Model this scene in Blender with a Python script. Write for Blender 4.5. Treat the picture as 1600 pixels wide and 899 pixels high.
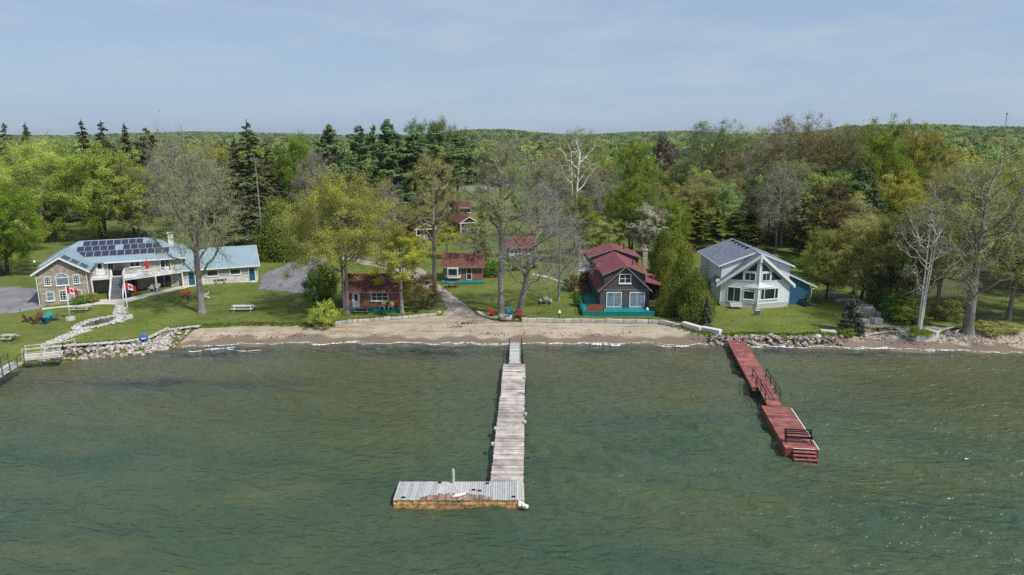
import bpy, math, random
import numpy as np
from mathutils import Matrix, Vector
R = math.radians
random.seed(7); RNG = np.random.default_rng(7)
for o in list(bpy.data.objects): bpy.data.objects.remove(o)
scene = bpy.context.scene
COL = scene.collection

# ---------------------------------------------------------------- camera, sky, sun, exposure
CAM_H = 24.0; FOC = 1067.0; PITCH = math.atan((449.5 - 217) / FOC)
cd = bpy.data.cameras.new('camera'); cam = bpy.data.objects.new('camera', cd); COL.objects.link(cam)
cam.location = (0, 0, CAM_H); cam.rotation_euler = (R(90) - PITCH, 0, 0)
cd.sensor_width = 36; cd.lens = 36 * FOC / 1600; cd.clip_start = 0.5; cd.clip_end = 20000
scene.camera = cam
SUN_EL, SUN_AZ = R(52), R(128)          # azimuth clockwise from +Y (straight ahead)
w = bpy.data.worlds.new('World'); scene.world = w; w.use_nodes = True
nt = w.node_tree; nt.nodes.clear()
out = nt.nodes.new('ShaderNodeOutputWorld'); bg = nt.nodes.new('ShaderNodeBackground')
sky = nt.nodes.new('ShaderNodeTexSky'); sky.sky_type = 'NISHITA'; sky.sun_disc = False
sky.sun_elevation = SUN_EL; sky.sun_rotation = SUN_AZ
sky.air_density = 1.0; sky.dust_density = 2.0; sky.ozone_density = 2.5; sky.altitude = 80
# thin grey-blue veil of high cloud over the clear sky, with a few faint wisps
geo = nt.nodes.new('ShaderNodeTexCoord')
sep = nt.nodes.new('ShaderNodeSeparateXYZ'); nt.links.new(geo.outputs['Generated'], sep.inputs[0])
mp = nt.nodes.new('ShaderNodeMapping'); mp.inputs['Scale'].default_value = (2.2, 2.2, 11)
nt.links.new(geo.outputs['Generated'], mp.inputs['Vector'])
n1 = nt.nodes.new('ShaderNodeTexNoise'); n1.inputs['Scale'].default_value = 2.2; n1.inputs['Detail'].default_value = 7; n1.inputs['Roughness'].default_value = .6
nt.links.new(mp.outputs[0], n1.inputs['Vector'])
rp = nt.nodes.new('ShaderNodeValToRGB'); rp.color_ramp.elements[0].position = .42; rp.color_ramp.elements[1].position = .74
nt.links.new(n1.outputs['Fac'], rp.inputs['Fac'])
veil = nt.nodes.new('ShaderNodeValToRGB'); e = veil.color_ramp.elements
e[0].position = 0.0; e[0].color = (2.05, 2.7, 3.55, 1); e[1].position = .45; e[1].color = (1.5, 1.95, 2.55, 1)
k = veil.color_ramp.elements.new(.12); k.color = (1.75, 2.35, 3.15, 1)
nt.links.new(sep.outputs['Z'], veil.inputs['Fac'])
m1 = nt.nodes.new('ShaderNodeMixRGB'); m1.inputs['Fac'].default_value = .82
nt.links.new(sky.outputs[0], m1.inputs[1]); nt.links.new(veil.outputs[0], m1.inputs[2])
m2 = nt.nodes.new('ShaderNodeMixRGB'); m2.inputs[2].default_value = (2.65, 3.05, 3.5, 1)
mu = nt.nodes.new('ShaderNodeMath'); mu.operation = 'MULTIPLY'; mu.inputs[1].default_value = .7
nt.links.new(rp.outputs[0], mu.inputs[0]); nt.links.new(mu.outputs[0], m2.inputs['Fac'])
nt.links.new(m1.outputs[0], m2.inputs[1]); nt.links.new(m2.outputs[0], bg.inputs['Color'])
bg.inputs['Strength'].default_value = 0.15
nt.links.new(bg.outputs[0], out.inputs[0])
sd = bpy.data.lights.new('sun', 'SUN'); sun = bpy.data.objects.new('sun', sd); COL.objects.link(sun)
sd.energy = 3.3; sd.angle = R(3.0); sd.color = (1.0, .975, .94)
S = Vector((math.sin(SUN_AZ) * math.cos(SUN_EL), math.cos(SUN_AZ) * math.cos(SUN_EL), math.sin(SUN_EL)))
sun.rotation_euler = S.to_track_quat('Z', 'Y').to_euler(); sun.location = (60, -60, 120)
scene.view_settings.view_transform = 'Standard'; scene.view_settings.look = 'None'
scene.view_settings.gamma = 1; scene.view_settings.exposure = 0.36
scene.view_settings.use_curve_mapping = False
scene.cycles.use_denoising = False; scene.cycles.sample_clamp_direct = 2.5; scene.cycles.sample_clamp_indirect = 3; scene.cycles.max_bounces = 6; scene.cycles.diffuse_bounces = 3; scene.cycles.glossy_bounces = 2
scene.cycles.transmission_bounces = 3; scene.cycles.transparent_max_bounces = 6; scene.cycles.volume_bounces = 0

# ---------------------------------------------------------------- photo measurements to world points
CS, SN = math.cos(PITCH), math.sin(PITCH)
def ray(px, py):
    u = (px - 800) / FOC; v = (py - 449.5) / FOC
    return u, CS - v * SN, SN + v * CS
def atz(px, py, z):
    u, f, d = ray(px, py); t = (CAM_H - z) / d
    return u * t, f * t
SH_PX = [(-300, 640), (-60, 596), (0, 583), (60, 566), (130, 562), (200, 555), (250, 548), (300, 541), (420, 537), (560, 536), (700, 537), (900, 537), (1000, 536.5), (1100, 540), (1250, 541), (1400, 545), (1500, 548), (1600, 553), (1750, 561), (1950, 572)]
ED_PX = [(-300, 585), (-60, 552), (0, 549), (100, 542), (190, 536), (235, 529), (262, 517), (300, 512), (380, 508), (440, 508), (500, 510.5), (525, 505), (600, 499), (690, 491), (745, 491), (770, 499), (815, 502), (930, 503), (1030, 504), (1062, 511), (1090, 519), (1125, 528), (1200, 527), (1310, 524), (1345, 516), (1400, 518), (1425, 525), (1460, 524), (1500, 516), (1600, 512), (1750, 515), (1950, 520)]
_s = np.array([atz(x, y, 0) for x, y in SH_PX]); _e = np.array([atz(x, y, 1.0) for x, y in ED_PX])
def shore(x): return np.interp(x, _s[:, 0], _s[:, 1]) + .25 * np.sin(x * .9) + .15 * np.sin(x * 2.3 + 1)
def edge(x): return np.maximum(np.interp(x, _e[:, 0], _e[:, 1]), shore(x) + 1.0)
CREST = [(-400, 211, 2600), (0, 211, 2600), (150, 213, 2600), (230, 210, 2600), (330, 207, 2600), (470, 209, 2600), (560, 213, 2600), (680, 212, 2600), (730, 205, 2400), (790, 204, 2400), (850, 209, 2500), (900, 212, 2500), (980, 207, 2400), (1060, 206, 2400), (1130, 211, 2400), (1230, 209, 2000), (1290, 200, 1600), (1350, 196, 1500), (1440, 196, 1500), (1500, 200, 1600), (1600, 201, 1700), (2000, 201, 1700)]
_cx = np.array([(p[0] - 800) / FOC / CS for p in CREST]); _cd = np.array([p[2] for p in CREST], float)
_cz = np.array([CAM_H + (217 - p[1]) / FOC * p[2] - 13.5 for p in CREST])
def sst(a, b, x):
    t = np.clip((x - a) / (b - a), 0, 1); return t * t * (3 - 2 * t)
def hgt(x, y):
    x = np.asarray(x, float); y = np.asarray(y, float)
    s = y - shore(x); e = edge(x) - shore(x)
    under = np.maximum(-4, .12 * s)
    beach = .8 * np.clip(s / e, 0, 1) ** .9
    d = np.maximum(s - e, 0)
    gap = np.exp(-((x + 6.3) / 3.6) ** 2)                       # the dirt track runs down to the beach here
    land = beach + .35 * sst(0, .35 + 3 * gap, s - e) + .0135 * np.minimum(d, 190) + .12 * np.sin(x * .11 + 1) * sst(5, 30, d)
    a = np.where(y > 1, x / np.maximum(y, 1), 0)
    cd_ = np.interp(a, _cx, _cd); cz_ = np.interp(a, _cx, _cz)
    hills = sst(.28, 1, y / cd_) * (cz_ - 4) + 1.5 * np.sin(x * .006 + y * .004) * sst(300, 900, y)
    return np.where(s < 0, under, land + hills * (y > 250))
def at(px, py):
    z = 1.5
    for _ in range(25):
        x, y = atz(px, py, z); z = .5 * z + .5 * float(hgt(x, y))
    return x, y, float(hgt(x, y))
def height(px, py, ytop):
    x, y, z = at(px, py); _, f, d = ray(px, ytop)
    return CAM_H - d / f * y - z

# ---------------------------------------------------------------- materials
MATS = {}
def mat(name, col, rough=.75, var=.12, scale=2.0, bump=0, bscale=12, metallic=0, spec=.3, kind=None, col2=None, tonew=.5, p=None):
    if name in MATS: return MATS[name]
    m = bpy.data.materials.new(name); m.use_nodes = True; MATS[name] = m
    t = m.node_tree; N = t.nodes; L = t.links; bs = N['Principled BSDF']
    bs.inputs['Roughness'].default_value = rough; bs.inputs['Metallic'].default_value = metallic
    bs.inputs['Specular IOR Level'].default_value = spec
    tc = N.new('ShaderNodeTexCoord'); vec = tc.outputs['Object']
    def noise(s, det=4, r=.55, v=None):
        n = N.new('ShaderNodeTexNoise'); n.inputs['Scale'].default_value = s; n.inputs['Detail'].default_value = det
        n.inputs['Roughness'].default_value = r; L.new(v or vec, n.inputs['Vector']); return n
    def mix(f, a, b, mode='MIX'):
        x = N.new('ShaderNodeMixRGB'); x.blend_type = mode
        for i, q in enumerate((f, a, b)):
            if hasattr(q, 'default_value') or hasattr(q, 'is_linked'): L.new(q, x.inputs[i])
            elif i == 0: x.inputs[0].default_value = q
            else: x.inputs[i].default_value = (*q, 1) if len(q) == 3 else q
        return x.outputs[0]
    def ramp(f, a, b):
        x = N.new('ShaderNodeMapRange'); L.new(f, x.inputs[0]); x.inputs[1].default_value = a; x.inputs[2].default_value = b; return x.outputs[0]
    def mathn(op, a, b=0.0):
        x = N.new('ShaderNodeMath'); x.operation = op
        for i, q in enumerate((a, b)):
            if hasattr(q, 'is_linked'): L.new(q, x.inputs[i])
            else: x.inputs[i].default_value = q
        return x.outputs[0]
    c1 = tuple(max(0, k * (1 - var * 1.4)) for k in col); c2 = tuple(min(1, k * (1 + var * 1.4)) for k in (col2 or col))
    nz = noise(scale, 6, .65)
    base = mix(ramp(nz.outputs['Fac'], .3, .7), c1, c2)
    at_ = N.new('ShaderNodeAttribute'); at_.attribute_name = 'tone'
    hfac = None
    if kind in ('brick', 'stone', 'shingle', 'siding', 'metalroof', 'boards', 'solar'):
        sx = N.new('ShaderNodeSeparateXYZ'); L.new(vec, sx.inputs[0])
        xy = mathn('ADD', sx.outputs[0], sx.outputs[1])
        cb = N.new('ShaderNodeCombineXYZ'); L.new(xy, cb.inputs[0]); L.new(sx.outputs[2], cb.inputs[1])
        if kind in ('brick', 'stone', 'shingle'):
            br = N.new('ShaderNodeTexBrick'); L.new(cb.outputs[0], br.inputs['Vector'])
            br.inputs['Scale'].default_value = 1; bw, bh, ms = p or (.22, .075, .008)
            if kind == 'shingle':
                L.new(sx.outputs[0], cb.inputs[0]); L.new(mathn('ADD', sx.outputs[1], mathn('MULTIPLY', sx.outputs[2], .8)), cb.inputs[1])
            br.inputs['Brick Width'].default_value = bw; br.inputs['Row Height'].default_value = bh
            br.inputs['Mortar Size'].default_value = ms; br.inputs['Color1'].default_value = (.62, .62, .62, 1)
            br.inputs['Color2'].default_value = (1.35, 1.3, 1.25, 1)
            br.inputs['Mortar'].default_value = (1.5, 1.5, 1.45, 1) if kind != 'shingle' else (.6, .6, .6, 1)
            base = mix(.75, base, br.outputs['Color'], 'MULTIPLY'); hfac = br.outputs['Fac']
        elif kind in ('siding', 'boards'):
            wv = N.new('ShaderNodeMath'); wv.operation = 'FRACT'
            L.new(mathn('MULTIPLY', sx.outputs[2] if kind == 'siding' else xy, 1 / (p or .16)), wv.inputs[0])
            edge_ = mathn('LESS_THAN', wv.outputs[0], .14)
            base = mix(mathn('MULTIPLY', edge_, .35), base, tuple(k * .35 for k in col)); hfac = wv.outputs[0]
        elif kind == 'metalroof':
            fr = mathn('FRACT', mathn('MULTIPLY', sx.outputs[0], 1 / (p or .3)))
            ed = mathn('LESS_THAN', fr, .16); base = mix(mathn('MULTIPLY', ed, .3), base, tuple(k * .55 for k in col)); hfac = ed
    if kind == 'grass':
        b1 = noise(.12, 5, .65); b2 = noise(.3, 6, .72); b3 = noise(2.2, 6, .8)
        base = mix(ramp(b1.outputs['Fac'], .35, .65), (.075, .118, .012), (.165, .195, .03))
        base = mix(mathn('MULTIPLY', ramp(b2.outputs['Fac'], .46, .7), .7), base, (.21, .195, .07))
        base = mix(mathn('MULTIPLY', ramp(b3.outputs['Fac'], .42, .62), .6), base, (.06, .085, .012))
        dv = N.new('ShaderNodeTexVoronoi'); dv.inputs['Scale'].default_value = 2.2; L.new(vec, dv.inputs['Vector'])
        dots = mathn('LESS_THAN', dv.outputs['Distance'], .07); base = mix(mathn('MULTIPLY', dots, .5), base, (.3, .28, .12))
        wd = N.new('ShaderNodeAttribute'); wd.attribute_name = 'wood'
        fl = mix(ramp(b2.outputs['Fac'], .3, .7), (.06, .075, .022), (.11, .09, .05))
        base = mix(wd.outputs['Fac'], base, fl)
        wt = N.new('ShaderNodeAttribute'); wt.attribute_name = 'dry'
        base = mix(mathn('MULTIPLY', wt.outputs['Fac'], ramp(b2.outputs['Fac'], .35, .65)), base, (.2, .19, .09))
        hfac = b3.outputs['Fac']
    elif kind == 'sand':
        b1 = noise(.5, 6, .7); b2 = noise(6, 5, .75)
        mpp = N.new('ShaderNodeMapping'); mpp.inputs['Scale'].default_value = (.16, 1.5, 1); L.new(vec, mpp.inputs['Vector'])
        b3 = noise(.9, 7, .7, mpp.outputs[0])
        base = mix(ramp(b1.outputs['Fac'], .35, .65), (.33, .275, .20), (.45, .385, .295))
        base = mix(mathn('MULTIPLY', ramp(b3.outputs['Fac'], .5, .62), .6), base, (.19, .13, .09))
        base = mix(mathn('MULTIPLY', ramp(b2.outputs['Fac'], .58, .72), .5), base, (.13, .10, .075))
        base = mix(at_.outputs['Fac'], base, (.155, .115, .085)); tonew = 0
        hfac = b2.outputs['Fac']
    elif kind == 'asphalt':
        b1 = noise(.25, 5, .6); b2 = noise(14, 3, .8)
        base = mix(ramp(b1.outputs['Fac'], .35, .7), tuple(k * .8 for k in col), tuple(k * 1.25 for k in col))
        base = mix(mathn('MULTIPLY', ramp(b2.outputs['Fac'], .5, .75), .35), base, tuple(k * 1.6 for k in col))
        vr = N.new('ShaderNodeTexVoronoi'); vr.feature = 'DISTANCE_TO_EDGE'; vr.inputs['Scale'].default_value = .22; L.new(vec, vr.inputs['Vector'])
        base = mix(mathn('MULTIPLY', mathn('LESS_THAN', vr.outputs['Distance'], .012), .5), base, (.03, .03, .03))
        hfac = b2.outputs['Fac']
    elif kind == 'solar':
        fx = mathn('FRACT', mathn('MULTIPLY', sx.outputs[0], 6)); fy = mathn('FRACT', mathn('MULTIPLY', sx.outputs[1], 6))
        g = mathn('MAXIMUM', mathn('LESS_THAN', fx, .08), mathn('LESS_THAN', fy, .08)); base = mix(mathn('MULTIPLY', g, .5), base, (.12, .13, .2))
    if tonew:
        tn = mathn('ADD', mathn('MULTIPLY', at_.outputs['Fac'], 2 * tonew), 1 - tonew)
        sc = N.new('ShaderNodeVectorMath'); sc.operation = 'SCALE'; L.new(base, sc.inputs[0]); L.new(tn, sc.inputs['Scale']); base = sc.outputs[0]
    L.new(base, bs.inputs['Base Color'])
    if bump or hfac is not None:
        bp = N.new('ShaderNodeBump'); bp.inputs['Strength'].default_value = bump or .35; bp.inputs['Distance'].default_value = .03
        L.new(hfac if hfac is not None else noise(bscale, 5, .7).outputs['Fac'], bp.inputs['Height']); L.new(bp.outputs[0], bs.inputs['Normal'])
    return m
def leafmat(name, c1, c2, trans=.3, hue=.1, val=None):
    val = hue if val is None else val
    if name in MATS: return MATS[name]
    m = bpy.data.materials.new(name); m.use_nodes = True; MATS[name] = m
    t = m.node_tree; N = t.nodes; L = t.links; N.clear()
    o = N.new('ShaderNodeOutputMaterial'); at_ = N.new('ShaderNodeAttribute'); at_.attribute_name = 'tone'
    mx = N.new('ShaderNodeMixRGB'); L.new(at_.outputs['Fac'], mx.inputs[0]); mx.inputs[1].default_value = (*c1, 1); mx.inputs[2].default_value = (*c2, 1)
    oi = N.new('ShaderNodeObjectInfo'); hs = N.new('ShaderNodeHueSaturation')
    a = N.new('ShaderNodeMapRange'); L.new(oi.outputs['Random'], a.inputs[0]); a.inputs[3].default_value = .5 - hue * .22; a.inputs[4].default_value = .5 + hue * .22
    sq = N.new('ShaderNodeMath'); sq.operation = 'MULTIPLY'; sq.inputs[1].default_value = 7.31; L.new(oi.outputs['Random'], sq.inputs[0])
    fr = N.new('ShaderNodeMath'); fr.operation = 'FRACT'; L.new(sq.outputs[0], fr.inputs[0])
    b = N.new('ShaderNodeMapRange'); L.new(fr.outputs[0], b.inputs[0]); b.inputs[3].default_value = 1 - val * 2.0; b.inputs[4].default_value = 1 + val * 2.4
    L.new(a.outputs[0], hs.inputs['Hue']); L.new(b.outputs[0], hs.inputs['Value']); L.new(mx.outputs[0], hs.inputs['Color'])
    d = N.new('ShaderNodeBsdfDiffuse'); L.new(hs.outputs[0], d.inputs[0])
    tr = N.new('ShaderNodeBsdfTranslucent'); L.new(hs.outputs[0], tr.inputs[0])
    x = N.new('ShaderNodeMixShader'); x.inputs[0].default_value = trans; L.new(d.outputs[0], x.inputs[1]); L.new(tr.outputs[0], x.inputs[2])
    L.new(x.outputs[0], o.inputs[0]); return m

# ---------------------------------------------------------------- mesh helpers
def tag(o, label=None, cat=None, group=None, kind=None):
    if label: o['label'] = label
    if cat: o['category'] = cat
    if group: o['group'] = group
    if kind: o['kind'] = kind
    return o
def empty(name, loc=(0, 0, 0), rz=0):
    o = bpy.data.objects.new(name, None); COL.objects.link(o); o.empty_display_size = .3
    o.location = loc; o.rotation_euler = (0, 0, rz); return o
def mesh_arrays(name, V, F, tone=None, m=None, smooth=False, attrs=None):
    V = np.asarray(V, np.float32); F = np.asarray(F, np.int32); me = bpy.data.meshes.new(name)
    me.vertices.add(len(V)); me.vertices.foreach_set('co', V.ravel())
    n = F.shape[1]; me.loops.add(F.size); me.loops.foreach_set('vertex_index', F.ravel())
    me.polygons.add(len(F)); me.polygons.foreach_set('loop_start', np.arange(0, F.size, n, dtype=np.int32))
    me.polygons.foreach_set('use_smooth', np.full(len(F), smooth, dtype=bool))
    me.update(calc_edges=True)
    a = me.attributes.new('tone', 'FLOAT', 'FACE')
    a.data.foreach_set('value', np.asarray(tone if tone is not None else np.full(len(F), .5), np.float32))
    for k, (dom, arr) in (attrs or {}).items():
        a = me.attributes.new(k, 'FLOAT', dom); a.data.foreach_set('value', np.asarray(arr, np.float32))
    if m: me.materials.append(m)
    return me
def link(name, me, parent=None, loc=None):
    o = bpy.data.objects.new(name, me); COL.objects.link(o); o.parent = parent
    if loc is not None: o.location = loc
    return o
class MB:
    def __init__(s, M=None): s.v = []; s.f = []; s.t = []; s.M = M or Matrix.Identity(4); s.tone = .5
    def add(s, vs, fs):
        b = len(s.v); s.v += [tuple(s.M @ Vector(q)) for q in vs]; s.f += [tuple(b + i for i in q) for q in fs]; s.t += [s.tone] * len(fs); return s
    def box(s, x0, x1, y0, y1, z0, z1):
        vs = [(x, y, z) for z in (z0, z1) for x, y in ((x0, y0), (x1, y0), (x1, y1), (x0, y1))]
        return s.add(vs, [(3, 2, 1, 0), (4, 5, 6, 7), (0, 1, 5, 4), (1, 2, 6, 5), (2, 3, 7, 6), (3, 0, 4, 7)])
    def bar(s, a, b, w, h=None, up=(0, 0, 1)):
        a = Vector(a); b = Vector(b); h = h or w; d = (b - a).normalized(); u = Vector(up)
        if abs(d.dot(u)) > .98: u = Vector((0, 1, 0))
        x = d.cross(u).normalized(); y = x.cross(d).normalized(); vs = []
        for q in (a, b): vs += [q + x * sx * w / 2 + y * sy * h / 2 for sx, sy in ((-1, -1), (1, -1), (1, 1), (-1, 1))]
        return s.add(vs, [(3, 2, 1, 0), (4, 5, 6, 7), (0, 1, 5, 4), (1, 2, 6, 5), (2, 3, 7, 6), (3, 0, 4, 7)])
    def tube(s, a, b, r0, r1=None, n=8):
        a = Vector(a); b = Vector(b); r1 = r0 if r1 is None else r1; d = (b - a).normalized()
        u = Vector((0, 0, 1)) if abs(d.z) < .95 else Vector((1, 0, 0)); x = d.cross(u).normalized(); y = x.cross(d)
        vs = [c + (x * math.cos(2 * math.pi * i / n) + y * math.sin(2 * math.pi * i / n)) * r for c, r in ((a, r0), (b, r1)) for i in range(n)]
        return s.add(vs, [tuple(reversed(range(n))), tuple(range(n, 2 * n))] + [(i, (i + 1) % n, n + (i + 1) % n, n + i) for i in range(n)])
    def prism(s, pts, d):
        n = len(pts); d = Vector(d); vs = [Vector(q) for q in pts]; vs += [q + d for q in vs]
        return s.add(vs, [tuple(reversed(range(n))), tuple(range(n, 2 * n))] + [(i, (i + 1) % n, n + (i + 1) % n, n + i) for i in range(n)])
    def slab(s, pts, th):                                    # sheet of thickness th below the given top points
        return s.prism([(x, y, z - th) for x, y, z in pts], (0, 0, th))
    def build(s, name, m, parent=None, smooth=False, bevel=0):
        me = bpy.data.meshes.new(name); me.from_pydata(s.v, [], s.f); me.update()
        a = me.attributes.new('tone', 'FLOAT', 'FACE'); a.data.foreach_set('value', s.t)
        import bmesh
        bm = bmesh.new(); bm.from_mesh(me); bmesh.ops.recalc_face_normals(bm, faces=bm.faces)
        if bevel: bmesh.ops.bevel(bm, geom=bm.edges[:], offset=bevel, segments=1, affect='EDGES')
        bm.to_mesh(me); bm.free()
        if smooth: me.polygons.foreach_set('use_smooth', [True] * len(me.polygons))
        me.materials.append(m); return link(name, me, parent)
def copy_thing(root, loc, rz=0, sc=(1, 1, 1), label=None, group=None, cat=None, mats=None, name=None, tilt=(0, 0)):
    r = root.copy(); COL.objects.link(r); r.location = loc; r.rotation_euler = (tilt[0], tilt[1], rz); r.scale = sc
    if name: r.name = name
    if label: r['label'] = label
    if group: r['group'] = group
    if cat: r['category'] = cat
    for ch in list(root.children):
        c = ch.copy(); COL.objects.link(c); c.parent = r
        if mats and ch.name.split('.')[0] in mats: c.material_slots[0].link = 'OBJECT'; c.material_slots[0].material = mats[ch.name.split('.')[0]]
        for g in ch.children:
            d = g.copy(); COL.objects.link(d); d.parent = c
    return r

M_ = dict(
    white=mat('white_paint', (.74, .75, .74), .5, .04), glass=mat('window_glass', (.025, .032, .038), .12, .3, .8, spec=.6),
    curtain=mat('curtained_glass', (.16, .22, .27), .2, .3, 2.5, spec=.5),
    stone=mat('grey_tan_stone', (.27, .235, .185), .9, .2, 5, kind='stone', p=(.5, .22, .018), col2=(.34, .30, .24)),
    stonedark=mat('grey_block_wall', (.33, .31, .275), .9, .1, 3, kind='brick', p=(.4, .2, .012)),
    brick=mat('red_brick', (.20, .085, .06), .85, .2, 3, kind='brick', p=(.24, .085, .01), col2=(.27, .125, .085)),
    tealroof=mat('pale_blue_metal_roof', (.25, .335, .375), .45, .07, .6, kind='metalroof', p=.45, spec=.4),
    redroof=mat('weathered_red_shingles', (.155, .06, .05), .9, .25, 1.6, kind='shingle', p=(.5, .2, .012)),
    maroon=mat('maroon_shingles', (.215, .062, .072), .85, .14, 1.4, kind='shingle', p=(.5, .2, .012)),
    slate=mat('slate_blue_shingles', (.17, .195, .245), .8, .14, 1.6, kind='shingle', p=(.5, .2, .012)),
    dark=mat('charcoal_siding', (.085, .085, .082), .75, .12, 2, kind='siding', p=.2),
    darktrim=mat('grey_trim', (.2, .185, .18), .7), pale=mat('pale_blue_siding', (.72, .76, .80), .6, .05, 1, kind='siding', p=.17),
    greyside=mat('pale_grey_siding', (.34, .35, .34), .7, .06, 1, kind='siding', p=.17), cream=mat('cream_block', (.55, .53, .48), .8, .08, 1, kind='brick', p=(.4, .2, .01)),
    blue=mat('steel_blue_siding', (.035, .125, .215), .6, .08, 1, kind='boards', p=.3), turq=mat('turquoise_deck_paint', (.008, .22, .21), .5, .1, 2),
    bluedoor=mat('dark_blue_door_paint', (.02, .10, .19), .5), solar=mat('solar_cells', (.016, .018, .045), .15, .2, 2, kind='solar', spec=.6),
    solarframe=mat('aluminium_frame', (.5, .5, .52), .4, metallic=.6), greywood=mat('bleached_grey_boards', (.33, .275, .24), .85, .25, .9, bump=.2, col2=(.47, .42, .38), tonew=.6),
    silverwood=mat('silvery_grey_boards', (.44, .44, .43), .8, .1, 3, bump=.2, tonew=.3), rustwood=mat('rust_stained_timber', (.20, .085, .035), .85, .45, 3.5, bump=.3, col2=(.46, .27, .11)), wornwood=mat('worn_brown_boards', (.15, .07, .042), .9, .3, 4, col2=(.28, .17, .12)),
    brownwood=mat('brown_stained_wood', (.21, .085, .05), .8, .2, 3, kind='boards', p=.14), redpaint=mat('faded_red_deck_paint', (.225, .068, .062), .8, .3, 1.1, tonew=.5, col2=(.27, .10, .085)),
    iron=mat('black_iron', (.012, .013, .016), .5, metallic=.3), steel=mat('galvanised_steel', (.36, .37, .38), .45, metallic=.5), greystair=mat('grey_stair_paint', (.20, .20, .22), .7, tonew=.6),
    concrete=mat('pale_concrete', (.46, .45, .42), .9, .12, 2.5, bump=.2), limestone=mat('cut_limestone', (.40, .385, .35), .9, .2, 1.6, bump=.4, bscale=5, tonew=.35),
    rock=mat('shore_rock', (.22, .175, .15), .9, .35, 1.6, bump=.6, bscale=4, col2=(.36, .31, .275), tonew=.7), whiterock=mat('white_limestone_rubble', (.44, .42, .39), .9, .15, 3, bump=.4, tonew=.4),
    asphalt=mat('asphalt', (.20, .195, .20), .9, kind='asphalt', tonew=0), road=mat('road_asphalt', (.20, .195, .19), .9, kind='asphalt', tonew=0),
    gravel=mat('dirt_and_gravel', (.30, .25, .20), .95, .2, 1.5, bump=.5, bscale=8, col2=(.36, .31, .26), tonew=0), paving=mat('pale_stone_paving', (.50, .46, .39), .9, .15, 2, bump=.4, bscale=3, col2=(.55, .52, .47), tonew=0),
    yellowch=mat('pale_yellow_plastic', (.62, .45, .2), .5), redch=mat('red_plastic', (.42, .022, .02), .45), skych=mat('bright_blue_plastic', (.01, .30, .58), .45), tealch=mat('turquoise_plastic', (.01, .36, .42), .45),
    navych=mat('navy_plastic', (.012, .06, .13), .45), orangech=mat('orange_plastic', (.50, .13, .03), .5), bluech=mat('cobalt_plastic', (.01, .1, .38), .45), brownch=mat('brown_red_wood', (.13, .035, .03), .6),
    tablewood=mat('weathered_table_wood', (.36, .36, .31), .85, .15, 3), darkwood=mat('dark_table_wood', (.11, .095, .075), .85, .15, 3), poolwater=mat('still_pond_water', (.07, .065, .03), .1, .3, 1),
    bark=mat('grey_bark', (.17, .15, .135), .95, .25, 3, bump=.6, bscale=6, col2=(.24, .215, .19)), barkdark=mat('dark_bark', (.075, .06, .05), .95, .25, 3, bump=.6, bscale=6),
    birch=mat('white_birch_bark', (.60, .57, .52), .8, .22, 2, bump=.2, col2=(.66, .63, .58)), twig=mat('grey_twigs', (.27, .245, .22), .95, .15, 1), twigmauve=mat('mauve_grey_twigs', (.29, .245, .24), .95, .15, 1), twigolive=mat('olive_grey_twigs', (.24, .21, .13), .95, .15, 1),
    black=mat('dark_interior', (.012, .012, .013), .9), rubber=mat('tyre_rubber', (.02, .02, .02), .8), flagred=mat('flag_red', (.55, .02, .03), .7, .05), flagwhite=mat('flag_white', (.78, .78, .78), .7, .03),
    carblack=mat('black_car_paint', (.012, .014, .018), .25, spec=.6), pole=mat('utility_pole_wood', (.22, .195, .165), .9, .15, 3), blueroofpanel=mat('brown_car_paint', (.1, .05, .035), .3))
LEAF = dict(
    yellow=leafmat('yellow_green_leaves', (0.267, 0.326, 0.054), (0.615, 0.676, 0.137), .45, .1), green=leafmat('fresh_green_leaves', (0.131, 0.204, 0.018), (0.374, 0.455, 0.045), .45, .08),
    olive=leafmat('olive_leaves', (0.219, 0.294, 0.060), (0.494, 0.603, 0.143), .45, .16), gold=leafmat('golden_green_leaves', (0.250, 0.271, 0.034), (0.589, 0.584, 0.089), .45, .08), rust=leafmat('rusty_brown_leaves', (0.171, 0.146, 0.052), (0.329, 0.292, 0.111), .45, .12),
    deep=leafmat('deep_green_leaves', (0.075, 0.174, 0.025), (0.253, 0.408, 0.059), .45, .1), pine=leafmat('blue_green_pine_needles', (0.086, 0.143, 0.054), (0.260, 0.358, 0.151), .15, .1), spruce=leafmat('dark_spruce_needles', (0.068, 0.088, 0.035), (0.193, 0.215, 0.090), .12, .12),
    cedar=leafmat('olive_gold_cedar_sprays', (0.107, 0.137, 0.020), (0.319, 0.341, 0.067), .2, .1), bluespruce=leafmat('grey_green_spruce_needles', (0.060, 0.084, 0.054), (0.168, 0.198, 0.132), .12, .05), blossom=leafmat('cream_blossom', (0.370, 0.356, 0.234), (0.818, 0.766, 0.646), .3, .05),
    purple=leafmat('dark_purple_leaves', (0.058, 0.021, 0.026), (0.156, 0.052, 0.058), .25, .05), willow=leafmat('grey_green_willow_leaves', (0.288, 0.306, 0.081), (0.634, 0.625, 0.209), .45, .1), far=leafmat('far_wood_leaves', (0.154, 0.210, 0.055), (0.372, 0.445, 0.150), .25, .22, .36), farpine=leafmat('far_wood_needles', (0.081, 0.112, 0.057), (0.186, 0.224, 0.108), .15, .15), hillgreen=leafmat('far_hill_leaves', (0.165, 0.242, 0.058), (0.363, 0.461, 0.130), .25, .18))
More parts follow.
